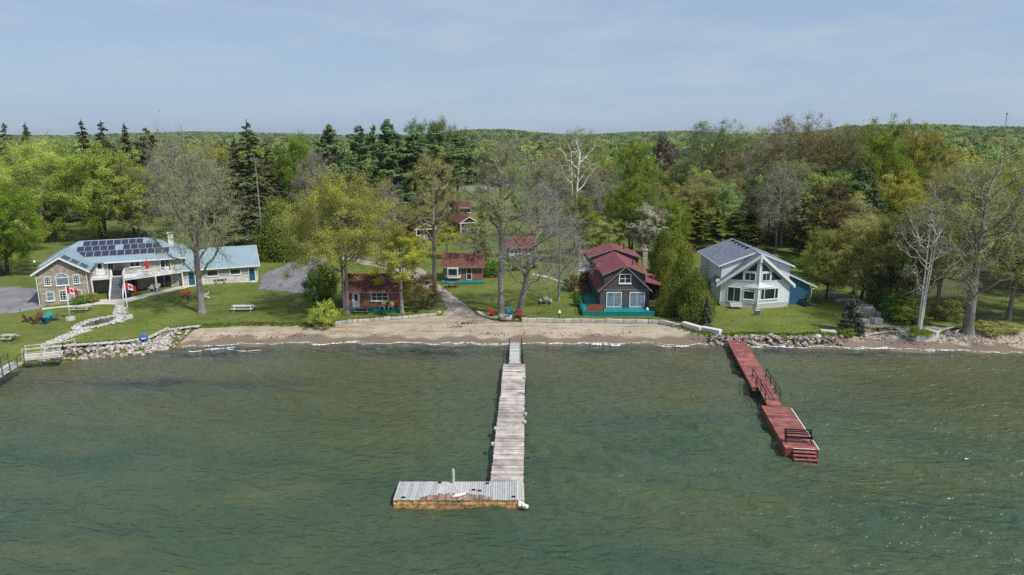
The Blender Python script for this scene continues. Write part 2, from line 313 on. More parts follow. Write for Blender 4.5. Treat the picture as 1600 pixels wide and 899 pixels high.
# ---------------------------------------------------------------- the setting: land, lake, beach, roads
def axis(dense0, dense1, step, lo, hi, g=1.09):
    a = list(np.arange(dense0, dense1, step)); s = step; x = a[-1]
    while x < hi: s *= g; x += s; a.append(x)
    s = step; x = a[0]; b = []
    while x > lo: s *= g; x -= s; b.append(x)
    return np.array(b[::-1] + a)
def grid_faces(nx, ny):
    i = np.arange(nx * ny).reshape(ny, nx); return np.stack([i[:-1, :-1], i[:-1, 1:], i[1:, 1:], i[1:, :-1]], -1).reshape(-1, 4)
WOODEDGE = [(-400, 340), (0, 335), (60, 332), (130, 338), (240, 338), (300, 335), (370, 352), (440, 342), (500, 350), (560, 345), (640, 345), (690, 312), (720, 290), (835, 287), (865, 330), (900, 362), (940, 372), (1020, 380), (1060, 392), (1110, 388), (1240, 390), (1290, 440), (1340, 462), (1400, 474), (1500, 484), (1600, 484), (2000, 480)]
_wa = np.array([(p[0] - 800) / FOC / CS for p in WOODEDGE]); _wy = np.array([at(*p)[1] for p in WOODEDGE])
def wood_start(x, y): return np.interp(np.where(y > 1, x / np.maximum(y, 1), 0), _wa, _wy)
X = axis(-85, 85, .6, -6500, 6500); Y = axis(60, 128, .35, -300, 6500, 1.05); XX, YY = np.meshgrid(X, Y)
Z = hgt(XX, YY) + .03 * np.sin(XX * 1.3 + YY * .7) * np.sin(YY * 1.9 - XX * .4) * (YY > edge(XX) + .6)
wd = sst(-4, 10, YY - wood_start(XX, YY) + 5 * np.sin(XX * .23) + 3 * np.sin(YY * .31)) * .9
dry = np.exp(-((XX - 3) / 30) ** 2) * sst(150, 185, YY) * (1 - sst(260, 300, YY))
wd *= 1 - dry * 1.0; wd = np.clip(wd, 0, 1)
me = mesh_arrays('ground', np.stack([XX, YY, Z], -1).reshape(-1, 3), grid_faces(len(X), len(Y)), None, mat('lawn_and_wood_floor', (.1, .13, .03), .95, kind='grass', tonew=0), True, {'wood': ('POINT', wd.ravel()), 'dry': ('POINT', dry.ravel())})
tag(link('ground', me), kind='structure')

def ribbon(name, A, B, m, n=160, k=24, lift=.03, jit=.25, kind='structure', tonef=None, pix=True):
    """A draped sheet between two edge lines, following the ground a few centimetres above it."""
    def res(P):
        P = np.array([at(*p)[:2] for p in P] if pix else P, float); d = np.r_[0, np.cumsum(np.hypot(*np.diff(P, axis=0).T))]
        t = np.linspace(0, d[-1], n); return np.stack([np.interp(t, d, P[:, 0]), np.interp(t, d, P[:, 1])], -1)
    a, b = res(A), res(B); r = np.random.default_rng(len(name))
    def wob(s): z = np.linspace(0, 40, n); return sum(np.sin(z * f + s * f) / f ** .6 for f in (1, 2.3, 4.7, 9.1, 17)) * .35
    nrm = (b - a) / np.maximum(np.hypot(*(b - a).T)[:, None], .01)
    a = a + nrm * (wob(1.3) * jit)[:, None]; b = b + nrm * (wob(4.1) * jit)[:, None]
    t = np.linspace(0, 1, k)[None, :, None]; P = a[:, None] * (1 - t) + b[:, None] * t
    zz = hgt(P[..., 0], P[..., 1]) + lift; zz[:, 0] -= lift + .02; zz[:, -1] -= lift + .02
    V = np.dstack([P, zz]).reshape(-1, 3); F = grid_faces(k, n); tone = None
    if tonef is not None: tone = tonef(V[F].mean(1))
    o = link(name, mesh_arrays(name, V, F, tone, m, True)); tag(o, kind=kind); return o
SAND = mat('beach_sand', (.4, .3, .2), .95, kind='sand', tonew=0)
bx = np.linspace(-39.5, 66, 400)
A = np.stack([bx, shore(bx) - 1.2], -1); B = np.stack([bx, edge(bx) + .12], -1)
ribbon('beach', A, B, SAND, 420, 46, .035, .12, tonef=lambda c: np.clip(1 - (c[:, 1] - shore(c[:, 0]) - 1.5 - .5 * np.sin(c[:, 0] * .7) - .3 * np.sin(c[:, 0] * 2.1)) / .7, 0, 1) * .85, pix=False)
ribbon('dirt_path', [(688, 494), (700, 480), (686, 466), (664, 452), (640, 436), (600, 420), (560, 412), (530, 405)], [(752, 496), (732, 480), (715, 466), (700, 456), (682, 440), (660, 420), (600, 404), (545, 396)], M_['gravel'], 120, 14, .045, .35)
ribbon('driveway', [(402, 452), (406, 444), (407, 436), (410, 428), (440, 416), (462, 405), (488, 398), (478, 389), (462, 380), (440, 368), (415, 352), (385, 336)], [(500, 462), (500, 445), (499, 430), (504, 416), (512, 406), (512, 400), (506, 393), (494, 385), (478, 375), (455, 362), (432, 347), (402, 332)], M_['asphalt'], 120, 22, .045, .2)
ribbon('parking_area', [(-200, 520), (-40, 500), (0, 492), (30, 488), (62, 482), (70, 479)], [(-200, 455), (-40, 450), (0, 447), (30, 448), (64, 452), (76, 462)], M_['asphalt'], 60, 20, .045, .15)
ribbon('road', [(-700, 400), (-200, 362), (100, 344), (300, 329), (500, 314), (700, 300.5), (780, 296), (860, 292.5), (1000, 288), (1300, 280)], [(-700, 384), (-200, 351), (100, 334), (300, 320), (500, 306), (700, 293), (780, 288.6), (860, 286), (1000, 282), (1300, 275)], M_['road'], 300, 6, .06, .05)
ribbon('footpath', [(832, 429), (850, 433), (870, 439), (897, 447.5)], [(833, 427), (852, 431), (872, 437), (898, 445)], M_['paving'], 60, 3, .05, .04)
ribbon('house_kerb_path', [(66, 484), (100, 480.5), (140, 477), (152, 476), (180, 476), (200, 472), (240, 462), (284, 452), (320, 444), (352, 442), (402, 441)], [(66, 481.5), (100, 478.5), (138, 474.5), (152, 468), (172, 467), (198, 466), (238, 457), (280, 447), (318, 440), (352, 439.5), (402, 438.5)], M_['paving'], 120, 8, .055, .06)
ribbon('stone_path', [(60, 541), (80, 532), (100, 524), (120, 517), (135, 512)], [(72, 545), (92, 536), (110, 529), (126, 522), (145, 517)], M_['paving'], 60, 8, .05, .15)
ribbon('stone_path', [(180, 476), (180, 484), (176, 492), (178, 500)], [(196, 474), (194, 484), (196, 492), (199, 500)], M_['paving'], 40, 8, .052, .12)
ribbon('bare_shore_ground', [(1345, 525), (1400, 533), (1460, 528), (1520, 534), (1600, 530), (1700, 532)], [(1338, 508), (1362, 500), (1405, 512), (1450, 508), (1520, 514), (1580, 508)], M_['gravel'], 80, 14, .04, .3)
# lake
X = axis(-64, 64, .2, -6500, 6500, 1.12); Y = axis(29, 81, .13, -6500, 82.5, 1.12); Y = Y[Y < 84]; XX, YY = np.meshgrid(X, Y)
dx = np.gradient(X)[None, :]; dy = np.gradient(Y)[:, None]; step = .3 * dx + .7 * dy; Z = np.zeros_like(XX)
for i in range(100):
    lam = .5 * (8.0 / .5) ** RNG.random() if i > 10 else 6 + 9 * RNG.random(); th = R(90 - 24) + RNG.normal(0, .36); kk = 2 * math.pi / lam
    amp = .0088 * lam ** .85 * (.6 + .8 * RNG.random()) * (.6 if i <= 10 else 1)
    ph = kk * (XX * math.cos(th) + YY * math.sin(th)) + RNG.random() * 6.28
    env = .65 + .35 * np.sin(XX * (.03 + .05 * RNG.random()) + YY * (.03 + .06 * RNG.random()) + RNG.random() * 6)
    Z += amp * env * (np.sin(ph) + .22 * np.cos(2 * ph)) * sst(3.2, 6, lam / step)
s_ = shore(XX) - YY; Z *= .25 + .75 * sst(0, 9, s_); Z -= .0
sh = np.clip(s_, -5, 60)
def patches(L_):
    a = np.zeros_like(XX)
    for px, py, wx, wy in L_: x, y = atz(px, py, 0); a += np.exp(-((XX - x) / wx) ** 2 - ((YY - y) / wy) ** 2)
    return np.clip(a, 0, 1)
weedp = patches([(300, 551, 5, 2.2), (380, 549, 6, 2), (590, 546, 7, 2.4), (690, 547, 6, 2.8), (950, 547, 9, 1.8), (1220, 551, 6, 1.5), (1400, 553, 8, 1.2), (230, 600, 14, 1.5)])
olivep = patches([(60, 590, 12, 5), (250, 640, 10, 3), (480, 640, 13, 7), (560, 585, 8, 4), (960, 590, 9, 4), (1040, 620, 7, 4), (1460, 600, 14, 5), (1590, 650, 9, 8), (610, 690, 5, 2), (590, 655, 6, 1.5), (1120, 800, 6, 3), (1400, 760, 7, 3)])
WM = bpy.data.materials.new('lake_water'); WM.use_nodes = True; t = WM.node_tree; N = t.nodes; L = t.links; bs = N['Principled BSDF']
bs.inputs['Roughness'].default_value = .07; bs.inputs['IOR'].default_value = 1.333; bs.inputs['Specular IOR Level'].default_value = .5
tc = N.new('ShaderNodeTexCoord')
def nz(s, d, r, sc=(1, 1, 1), rot=0):
    mp = N.new('ShaderNodeMapping'); mp.inputs['Scale'].default_value = sc; mp.inputs['Rotation'].default_value = (0, 0, rot); L.new(tc.outputs['Object'], mp.inputs['Vector'])
    n = N.new('ShaderNodeTexNoise'); n.inputs['Scale'].default_value = s; n.inputs['Detail'].default_value = d; n.inputs['Roughness'].default_value = r; L.new(mp.outputs[0], n.inputs['Vector']); return n.outputs['Fac']
def mr(f, a, b, c=0, d=1):
    x = N.new('ShaderNodeMapRange'); L.new(f, x.inputs[0]); x.inputs[1].default_value = a; x.inputs[2].default_value = b; x.inputs[3].default_value = c; x.inputs[4].default_value = d; return x.outputs[0]
def mx(f, a, b, mode='MIX'):
    x = N.new('ShaderNodeMixRGB'); x.blend_type = mode
    for i, q in enumerate((f, a, b)):
        if hasattr(q, 'is_linked'): L.new(q, x.inputs[i])
        elif i == 0: x.inputs[0].default_value = q
        else: x.inputs[i].default_value = (*q, 1)
    return x.outputs[0]
c = mx(mr(nz(.06, 4, .55, (1, 2.2, 1), .3), .35, .65), (.042, .072, .044), (.070, .096, .048))
c = mx(mr(nz(.12, 4, .6, (.6, 1.5, 1), -.2), .55, .72, 0, .6), c, (.098, .105, .042))
c = mx(mr(nz(.5, 5, .7, (.5, 1.6, 1), .35), .5, .75, 0, .45), c, (.040, .070, .062))
sa = N.new('ShaderNodeAttribute'); sa.attribute_name = 'shore'
c = mx(mr(sa.outputs['Fac'], 3, 26, .75, 0), c, (.105, .102, .055))
for nm_, cc, f0 in (('olive', (.080, .082, .030), .55), ('weed', (.020, .028, .036), .9)):
    wa_ = N.new('ShaderNodeAttribute'); wa_.attribute_name = nm_; mm = N.new('ShaderNodeMath'); mm.operation = 'MULTIPLY'; L.new(wa_.outputs['Fac'], mm.inputs[0]); L.new(mr(nz(.35, 5, .7, (.6, 1.4, 1), .2), .38, .58, .15, f0), mm.inputs[1]); c = mx(mm.outputs[0], c, cc)
c = mx(mr(sa.outputs['Fac'], -.2, 1.3, .9, 0), c, (.16, .115, .08))
L.new(c, bs.inputs['Base Color'])
b1 = N.new('ShaderNodeBump'); b1.inputs['Strength'].default_value = 1; b1.inputs['Distance'].default_value = .34; L.new(nz(1.7, 2.5, .45, (.5, 1.3, 1), .42), b1.inputs['Height'])
b2 = N.new('ShaderNodeBump'); b2.inputs['Strength'].default_value = 1; b2.inputs['Distance'].default_value = .07; L.new(nz(4.5, 2, .5, (.6, 1.2, 1), .3), b2.inputs['Height']); L.new(b1.outputs[0], b2.inputs['Normal'])
L.new(b2.outputs[0], bs.inputs['Normal'])
me = mesh_arrays('water', np.stack([XX, YY, Z], -1).reshape(-1, 3), grid_faces(len(X), len(Y)), None, WM, True, {'shore': ('POINT', sh.ravel()), 'weed': ('POINT', weedp.ravel()), 'olive': ('POINT', olivep.ravel())})
tag(link('water', me), kind='structure')
# foam: broken white edges of the small waves reaching the beach
fm = mat('wave_foam', (.52, .52, .51), .9, .1, 6); V = []; F = []; T = []
def foam(x0, x1, off, wmax, seed, z=.05):
    r = np.random.default_rng(seed); n = max(8, int((x1 - x0) / .12)); x = np.linspace(x0, x1, n); t = np.linspace(0, 1, n)
    w = wmax * .7 * np.sin(math.pi * t) ** .5 * np.clip(.5 + .5 * np.sin(x * 3.1 + seed) + .35 * np.sin(x * 8.3 + 2 * seed) + r.normal(0, .3, n), .0, 1.2)
    y = shore(x) - off + .22 * np.sin(x * .8 + seed) + .06 * np.sin(x * 4)
    b = len(V)
    for i in range(n): V.extend([(x[i], y[i] - w[i] / 2, z), (x[i], y[i], z + .05 + w[i] * .18), (x[i], y[i] + w[i] / 2, z)])
    for i in range(n - 1):
        for j in range(2): q = b + i * 3 + j; F.append((q, q + 3, q + 4, q + 1)); T.append(r.random())
for q_ in range(35): foam(-39 + q_ * 3, -35.9 + q_ * 3, .12 + .1 * math.sin(q_ * 1.7), .13, q_ * 7)
r = np.random.default_rng(5); xx = -39
while xx < 66:
    ln = 1.2 + 6 * r.random() ** 2
    if r.random() < .6: foam(xx, xx + ln, .05 + .5 * r.random(), .16 + .25 * r.random(), r.integers(99))
    xx += ln * (.6 + .8 * r.random())
foam(-37.5, -32.5, 1.9, .55, 3); foam(-33, -29, 2.6, .2, 4); foam(-24, -18, .5, .42, 5); foam(7, 13, .6, .5, 8); foam(17, 21, .8, .55, 9); foam(40, 44.5, .6, .5, 6); foam(28, 33, .7, .3, 7)
for (px, py, l) in ((965, 766, 1.1), (1243, 675, .3), (1510, 720, .3)):
    x, y = atz(px, py, 0); b = len(V)
    for i in range(9):
        t_ = i / 8; ww = .05 * math.sin(math.pi * t_) + .01; cx = x - l / 2 + l * t_; cy = y + .12 * math.sin(t_ * 3)
        V.extend([(cx, cy - ww, .1), (cx, cy, .16), (cx, cy + ww, .1)])
    for i in range(8):
        for j in range(2): q = b + i * 3 + j; F.append((q, q + 3, q + 4, q + 1)); T.append(.5)
tag(link('foam', mesh_arrays('foam', V, F, T, fm, True)), 'broken white foam of small waves along the beach', 'foam', kind='stuff')

# ---------------------------------------------------------------- tree generator
_rw = np.random.default_rng(77)
def beziers(P0, P1, P2, r0, r1, k, n, V, F):
    """append tapered tubes along N quadratic curves"""
    N_ = len(P0); t = np.linspace(0, 1, k + 1)[None, :, None]
    C = (1 - t) ** 2 * P0[:, None] + 2 * t * (1 - t) * P1[:, None] + t * t * P2[:, None]
    if N_ > 6 and k > 2: C = C + _rw.normal(0, 1, C.shape) * (np.sin(t * math.pi) * .035) * np.linalg.norm(P2 - P0, axis=1)[:, None, None]
    D = 2 * (1 - t) * (P1 - P0)[:, None] + 2 * t * (P2 - P1)[:, None]; D /= np.linalg.norm(D, axis=-1, keepdims=True) + 1e-9
    up = np.where(np.abs(D[..., 2:3]) > .9, np.array([1., 0, 0]), np.array([0, 0, 1.])); A = np.cross(D, up); A /= np.linalg.norm(A, axis=-1, keepdims=True) + 1e-9; B = np.cross(D, A)
    rr = (np.asarray(r0)[:, None] * (1 - t[..., 0]) + np.asarray(r1)[:, None] * t[..., 0])[..., None, None]
    a = np.linspace(0, 2 * math.pi, n, endpoint=False); ring = A[:, :, None] * np.cos(a)[:, None] + B[:, :, None] * np.sin(a)[:, None]
    P = C[:, :, None] + ring * rr; base = sum(len(v) for v in V); V.append(P.reshape(-1, 3))
    i = np.arange(N_ * (k + 1) * n).reshape(N_, k + 1, n); j = np.roll(i, -1, 2)
    F.append((np.stack([i[:, :-1], j[:, :-1], j[:, 1:], i[:, 1:]], -1).reshape(-1, 4)) + base); return C
def leaves(C, size, nrm, rng, asp=.62, along=None):
    N_ = len(C); nrm = nrm + rng.normal(0, .55, (N_, 3)); nrm /= np.linalg.norm(nrm, axis=1, keepdims=True) + 1e-9
    h = rng.normal(0, 1, (N_, 3)) if along is None else along; a = h - nrm * (h * nrm).sum(1, keepdims=True); a /= np.linalg.norm(a, axis=1, keepdims=True) + 1e-9
    b = np.cross(nrm, a); s = (size * (.45 + 1.1 * rng.random(N_) ** 1.3))[:, None]
    P = np.stack([C - a * s * .5, C + b * s * asp * .5 + nrm * s * .06, C + a * s * .5, C - b * s * asp * .5 + nrm * s * .06], 1)
    return P.reshape(-1, 3), np.arange(N_ * 4).reshape(-1, 4)
def fib(n, rng, zlo=-.45):
    i = np.arange(n) + .5; z = 1 - i / n * (1 - zlo); ph = i * 2.39996 + rng.random() * 6; rr = np.sqrt(np.clip(1 - z * z, 0, 1)); return np.stack([rr * np.cos(ph), rr * np.sin(ph), z], -1)
def broadleaf(seed, h, cr, cb, nl=20, ns=7, nt=6, nleaf=16000, ls=.2, spread=.45, tr=None, stems=1, fine=0, limbr=1.0, zlo=-.45, flat=1.0, lean=0, lump=.3):
    """returns (trunk mesh arrays, crown mesh arrays): trunk and limbs to targets on a lumpy envelope, twigs, leaves round the twigs"""
    rng = np.random.default_rng(seed); V = []; F = []; tr = tr or h * .02
    cz = h * (cb + 1) / 2; rz = h * (1 - cb) / 2; ctr = np.array([lean, 0, cz])
    d = fib(nl, rng, zlo); rad = 1 - lump + lump * 1.25 * rng.random(nl)
    tgt = ctr + d * np.array([cr, cr, rz * flat]) * rad[:, None]
    st = [np.array([rng.normal(0, .09) * h * .3 * (stems > 1), rng.normal(0, .05) * h * .2 * (stems > 1), 0.]) for _ in range(stems)]
    T0 = np.array(st); T2 = np.array([ctr + np.array([s[0] * 3, s[1] * 3, rz * .55]) for s in st]); T1 = (T0 + T2) / 2 + rng.normal(0, .02 * h, (stems, 3)); T1[:, 0] -= lean * .2
    beziers(T0, T1, T2, np.full(stems, tr / stems ** .4), np.full(stems, tr * .16), 10, 9, V, F)
    beziers(T0 - [0, 0, .25], T0 + [0, 0, .1], T0 + (T1 - T0) * .12, np.full(stems, tr * 1.55 / stems ** .4), np.full(stems, tr * .95 / stems ** .4), 3, 9, V, F)
    w_ = rng.integers(0, stems, nl); hd = np.hypot(tgt[:, 0] - ctr[0], tgt[:, 1]); zs = np.clip(tgt[:, 2] - hd * (.55 + .5 * rng.random(nl)), h * cb * .8, cz + rz * .4)
    tt = np.clip(zs / (cz + rz * .55), .05, .98)[:, None]; P0 = (1 - tt) ** 2 * T0[w_] + 2 * tt * (1 - tt) * T1[w_] + tt * tt * T2[w_]
    P1 = P0 * .45 + tgt * .55; P1[:, :2] = P0[:, :2] * .35 + tgt[:, :2] * .65; P1[:, 2] += .05 * h * rng.normal(0, 1, nl); P1[:, :2] += rng.normal(0, .04 * h, (nl, 2))
    lr = tr * (.17 + .17 * rng.random(nl)) * limbr
    beziers(P0, P1, tgt, lr, lr * .22, 7, 6, V, F)
    # secondaries
    i = np.repeat(np.arange(nl), ns); t = (.35 + .65 * rng.random(len(i)))[:, None]
    S0 = (1 - t) ** 2 * P0[i] + 2 * t * (1 - t) * P1[i] + t * t * tgt[i]; out_ = S0 - ctr; out_ /= np.linalg.norm(out_, axis=1, keepdims=True) + 1e-6
    sl = cr * .42 * (.5 + .7 * rng.random(len(i)))[:, None]; dd = rng.normal(0, 1, (len(i), 3)); dd /= np.linalg.norm(dd, axis=1, keepdims=True); dd = dd + out_ * .7 + [0, 0, .25]; dd /= np.linalg.norm(dd, axis=1, keepdims=True)
    S2 = S0 + dd * sl; S1 = (S0 + S2) / 2 + rng.normal(0, .12, (len(i), 3)) * sl
    beziers(S0, S1, S2, np.full(len(i), tr * .085 * limbr), np.full(len(i), tr * .025), 3, 4, V, F)
    # tertiary twigs
    j = np.repeat(np.arange(len(i)), nt); t = (.25 + .75 * rng.random(len(j)))[:, None]
    Q0 = (1 - t) ** 2 * S0[j] + 2 * t * (1 - t) * S1[j] + t * t * S2[j]; tl = cr * .2 * (.4 + .8 * rng.random(len(j)))[:, None]
    dq = rng.normal(0, .8, (len(j), 3)) + dd[j] * .9; dq /= np.linalg.norm(dq, axis=1, keepdims=True); Q2 = Q0 + dq * tl; Q1 = (Q0 + Q2) / 2 + rng.normal(0, .1, (len(j), 3)) * tl
    CV = []; CF = []
    tw = max(.012, tr * .03)
    if fine:
        beziers(Q0, Q1, Q2, np.full(len(j), tw * 1.2), np.full(len(j), tw * .5), 2, 3, CV, CF)
        q = np.repeat(np.arange(len(j)), fine); t = rng.random(len(q))[:, None]; U0 = Q0[q] * (1 - t) + Q2[q] * t
        du = rng.normal(0, .7, (len(q), 3)) + dq[q]; du /= np.linalg.norm(du, axis=1, keepdims=True); U2 = U0 + du * cr * .13 * (.4 + .8 * rng.random(len(q)))[:, None]
        beziers(U0, (U0 + U2) / 2, U2, np.full(len(q), tw * .75), np.full(len(q), tw * .3), 1, 3, CV, CF)
    else: beziers(Q0, Q1, Q2, np.full(len(j), tw), np.full(len(j), tw * .4), 1, 3, V, F)
    trunk = (np.concatenate(V), np.concatenate(F), None)
    twigs = (np.concatenate(CV), np.concatenate(CF), None) if fine else None
    crown = None
    if nleaf:
        clump = np.clip(rng.random(len(j)) * 1.5 - .15, .03, 1); pr = clump / clump.sum(); q = rng.choice(len(j), nleaf, p=pr); t = rng.random(nleaf)[:, None]
        C = Q0[q] * (1 - t) + Q2[q] * t + rng.normal(0, spread * .5, (nleaf, 3)) * np.array([1, 1, .7])
        o_ = C - ctr; o_ /= np.linalg.norm(o_, axis=1, keepdims=True) + 1e-6; v, f = leaves(C, np.full(nleaf, ls), o_ * .55 + [0, 0, .5], rng)
        tone = np.clip(.42 + .25 * rng.normal(0, 1, len(i))[j[q]] + .16 * rng.normal(0, 1, nleaf), 0, 1); crown = (v, f, tone)
    return trunk, crown, twigs
def conifer(seed, h, cr, cb, whorl=.55, nb=6, nleaf=16000, ls=.3, droop=-.15, shape='spruce', tr=None, gap=.15, asp=.35):
    rng = np.random.default_rng(seed); V = []; F = []; tr = tr or h * .017
    b1 = lambda a: np.array([a], float)
    beziers(b1((0, 0, -.2)), b1((0.1, .05, h * .5)), b1((0, 0, h)), [tr], [tr * .12], 12, 8, V, F)
    zs = np.repeat(np.arange(h * cb, h * .985, whorl), nb); zs = zs + rng.normal(0, whorl * .3, len(zs)); zs = np.clip(zs, h * cb * .8, h * .99); u = (zs / h - cb) / (1 - cb); u = np.clip(u, 0, 1)
    if shape == 'spruce': env = (1 - u) ** .85 + .04
    else: env = np.where(u < .35, .72 + .28 * u / .35, ((1 - u) / .65) ** .7) + .06          # white pine: broad irregular shoulders
    az = rng.random(len(zs)) * 2 * math.pi; side = .8 + .25 * np.sin(az * 2 + seed) + (.22 if shape == 'pine' else .1) * np.sin(zs * 1.3 + az); L_ = cr * env * side * (.7 + .4 * rng.random(len(zs)))
    keep = rng.random(len(zs)) > gap; zs, az, L_ = zs[keep], az[keep], L_[keep]
    D = np.stack([np.cos(az), np.sin(az), np.zeros_like(az)], -1); P0 = np.stack([0 * az, 0 * az, zs], -1)
    dr = droop * (1 + .3 * rng.normal(0, 1, len(zs))); P2 = P0 + D * L_[:, None] + np.stack([0 * az, 0 * az, L_ * dr], -1); P1 = P0 + D * L_[:, None] * .55 + np.stack([0 * az, 0 * az, L_ * (dr * .1 + .06)], -1)
    beziers(P0, P1, P2, np.full(len(zs), tr * .2), np.full(len(zs), tr * .05), 3, 4, V, F)
    pr = L_ ** 1.4; pr /= pr.sum(); q = rng.choice(len(zs), nleaf, p=pr); t = (.22 + .8 * rng.random(nleaf) ** .8)[:, None]
    if shape == 'pine': t = .3 + .12 * np.round((t - .3) / .12) + rng.normal(0, .03, t.shape)
    C = (1 - t) ** 2 * P0[q] + 2 * t * (1 - t) * P1[q] + t * t * P2[q]; perp = np.stack([-D[q, 1], D[q, 0], 0 * az[q]], -1)
    wdt = L_[q] * .30 * (1.15 - t[:, 0]) + .06; s = rng.uniform(-1, 1, nleaf); C = C + perp * (wdt * s)[:, None] + np.stack([0 * s, 0 * s, -np.abs(s) * wdt * .35 + rng.normal(0, .07, nleaf) * (2.2 if shape == 'pine' else 1)], -1)
    along = D[q] * .7 + perp * s[:, None] + rng.normal(0, .3, (nleaf, 3)) + ([0, 0, .55] if shape == 'pine' else [0, 0, -.15])
    v, f = leaves(C, np.full(nleaf, ls), np.tile([0, 0, .9], (nleaf, 1)) + D[q] * .4, rng, asp, along)
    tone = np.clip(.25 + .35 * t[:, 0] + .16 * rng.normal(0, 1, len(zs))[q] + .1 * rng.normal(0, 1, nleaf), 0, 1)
    return (np.concatenate(V), np.concatenate(F), None), (v, f, tone), None
def cedar(seed, h, cr, nleaf=16000, ls=.26, p=.55, zb=.02):
    rng = np.random.default_rng(seed); V = []; F = []
    beziers(np.array([[0, 0, -.2]]), np.array([[0, 0, h * .4]]), np.array([[0, 0, h * .9]]), [h * .016], [.02], 6, 7, V, F)
    nc = int(nleaf / 130); u = rng.random(nc) ** 1.15; az = rng.random(nc) * 6.283; env = np.minimum(1, ((1 - u) * 1.25) ** p) * (.72 + .28 * np.minimum(1, u * 8)); lob = 1 + .16 * np.sin(az * 3 + u * 9 + seed) + .12 * np.sin(az * 5 - u * 17); rad = cr * env * lob * (.55 + .5 * rng.random(nc))
    K = np.stack([rad * np.cos(az), rad * np.sin(az), h * (zb + (1 - zb) * u)], -1); o_ = np.stack([np.cos(az), np.sin(az), 0 * az + .25], -1)
    q = rng.integers(0, nc, nleaf); C = K[q] + rng.normal(0, 1, (nleaf, 3)) * np.array([.27, .27, .5]) * (cr / 1.8)
    v, f = leaves(C, np.full(nleaf, ls), o_[q], rng, .5, np.tile([0, 0, 1.], (nleaf, 1)) + rng.normal(0, .35, (nleaf, 3)) + o_[q] * .4)
    tone = np.clip(.42 + .24 * rng.normal(0, 1, nc)[q] + .14 * rng.normal(0, 1, nleaf), 0, 1)
    return (np.concatenate(V), np.concatenate(F), None), (v, f, tone), None
def make_tree(parts, h, r, bark='bark', leaf='olive', twig='twig', name='tree'):
    trunk, crown, tw = parts; root = empty(name); root['h0'] = float(h); root['r0'] = float(r)
    link('trunk', mesh_arrays('trunk', *trunk, M_[bark], True), root)
    if tw: link('twigs', mesh_arrays('twigs', *tw, M_[twig]), root)
    if crown: link('crown', mesh_arrays('crown', *crown, LEAF[leaf]), root)
    return root
USED = set()
def plant(proto, px, py, ytop, label, wpx=None, rz=None, group=None, cat='tree', name=None, leaf=None, bark=None, twig=None, tilt=(0, 0), pos=None, h=None):
    """stand a tree at a ground point of the photograph, tall enough for its top to reach the row ytop"""
    x, y, z = pos or at(px, py); h = h or height(px, py, ytop); s = h / proto['h0']; t = (y * CS + (CAM_H - z) * SN)
    sw = s if wpx is None else (wpx / 2 * t / FOC) / proto['r0']
    rz = rz if rz is not None else random.random() * 6.28
    ms = {}
    if leaf: ms['crown'] = LEAF[leaf]
    if bark: ms['trunk'] = M_[bark]
    if twig: ms['twigs'] = M_[twig]
    if proto.name not in USED:
        USED.add(proto.name); r = proto; r.location = (x, y, z - .05); r.scale = (sw, sw, s); r.rotation_euler = (tilt[0], tilt[1], rz)
        for ch in r.children:
            k_ = ch.name.split('.')[0]
            if k_ in ms: ch.material_slots[0].link = 'OBJECT'; ch.material_slots[0].material = ms[k_]
        tag(r, label, cat, group); 
        if name: r.name = name
        USED.add(r.name)
    else: r = copy_thing(proto, (x, y, z - .05), rz, (sw, sw, s), label, group, cat, ms, name, tilt)
    if not group and 'group' in r: del r['group']
    return r

# the summer haze over the land: one closed box of thin even air round camera and land
b = MB(); b.box(-6700, 6700, -6700, 6700, -5.2, 96)
hm = bpy.data.materials.new('haze_air'); hm.use_nodes = True; t = hm.node_tree; t.nodes.clear(); o_ = t.nodes.new('ShaderNodeOutputMaterial'); v_ = t.nodes.new('ShaderNodeVolumePrincipled')
v_.inputs['Color'].default_value = (.80, .88, 1, 1); v_.inputs['Density'].default_value = .00008; v_.inputs['Anisotropy'].default_value = .2; t.links.new(v_.outputs[0], o_.inputs['Volume'])
tag(b.build('haze', hm), kind='stuff')
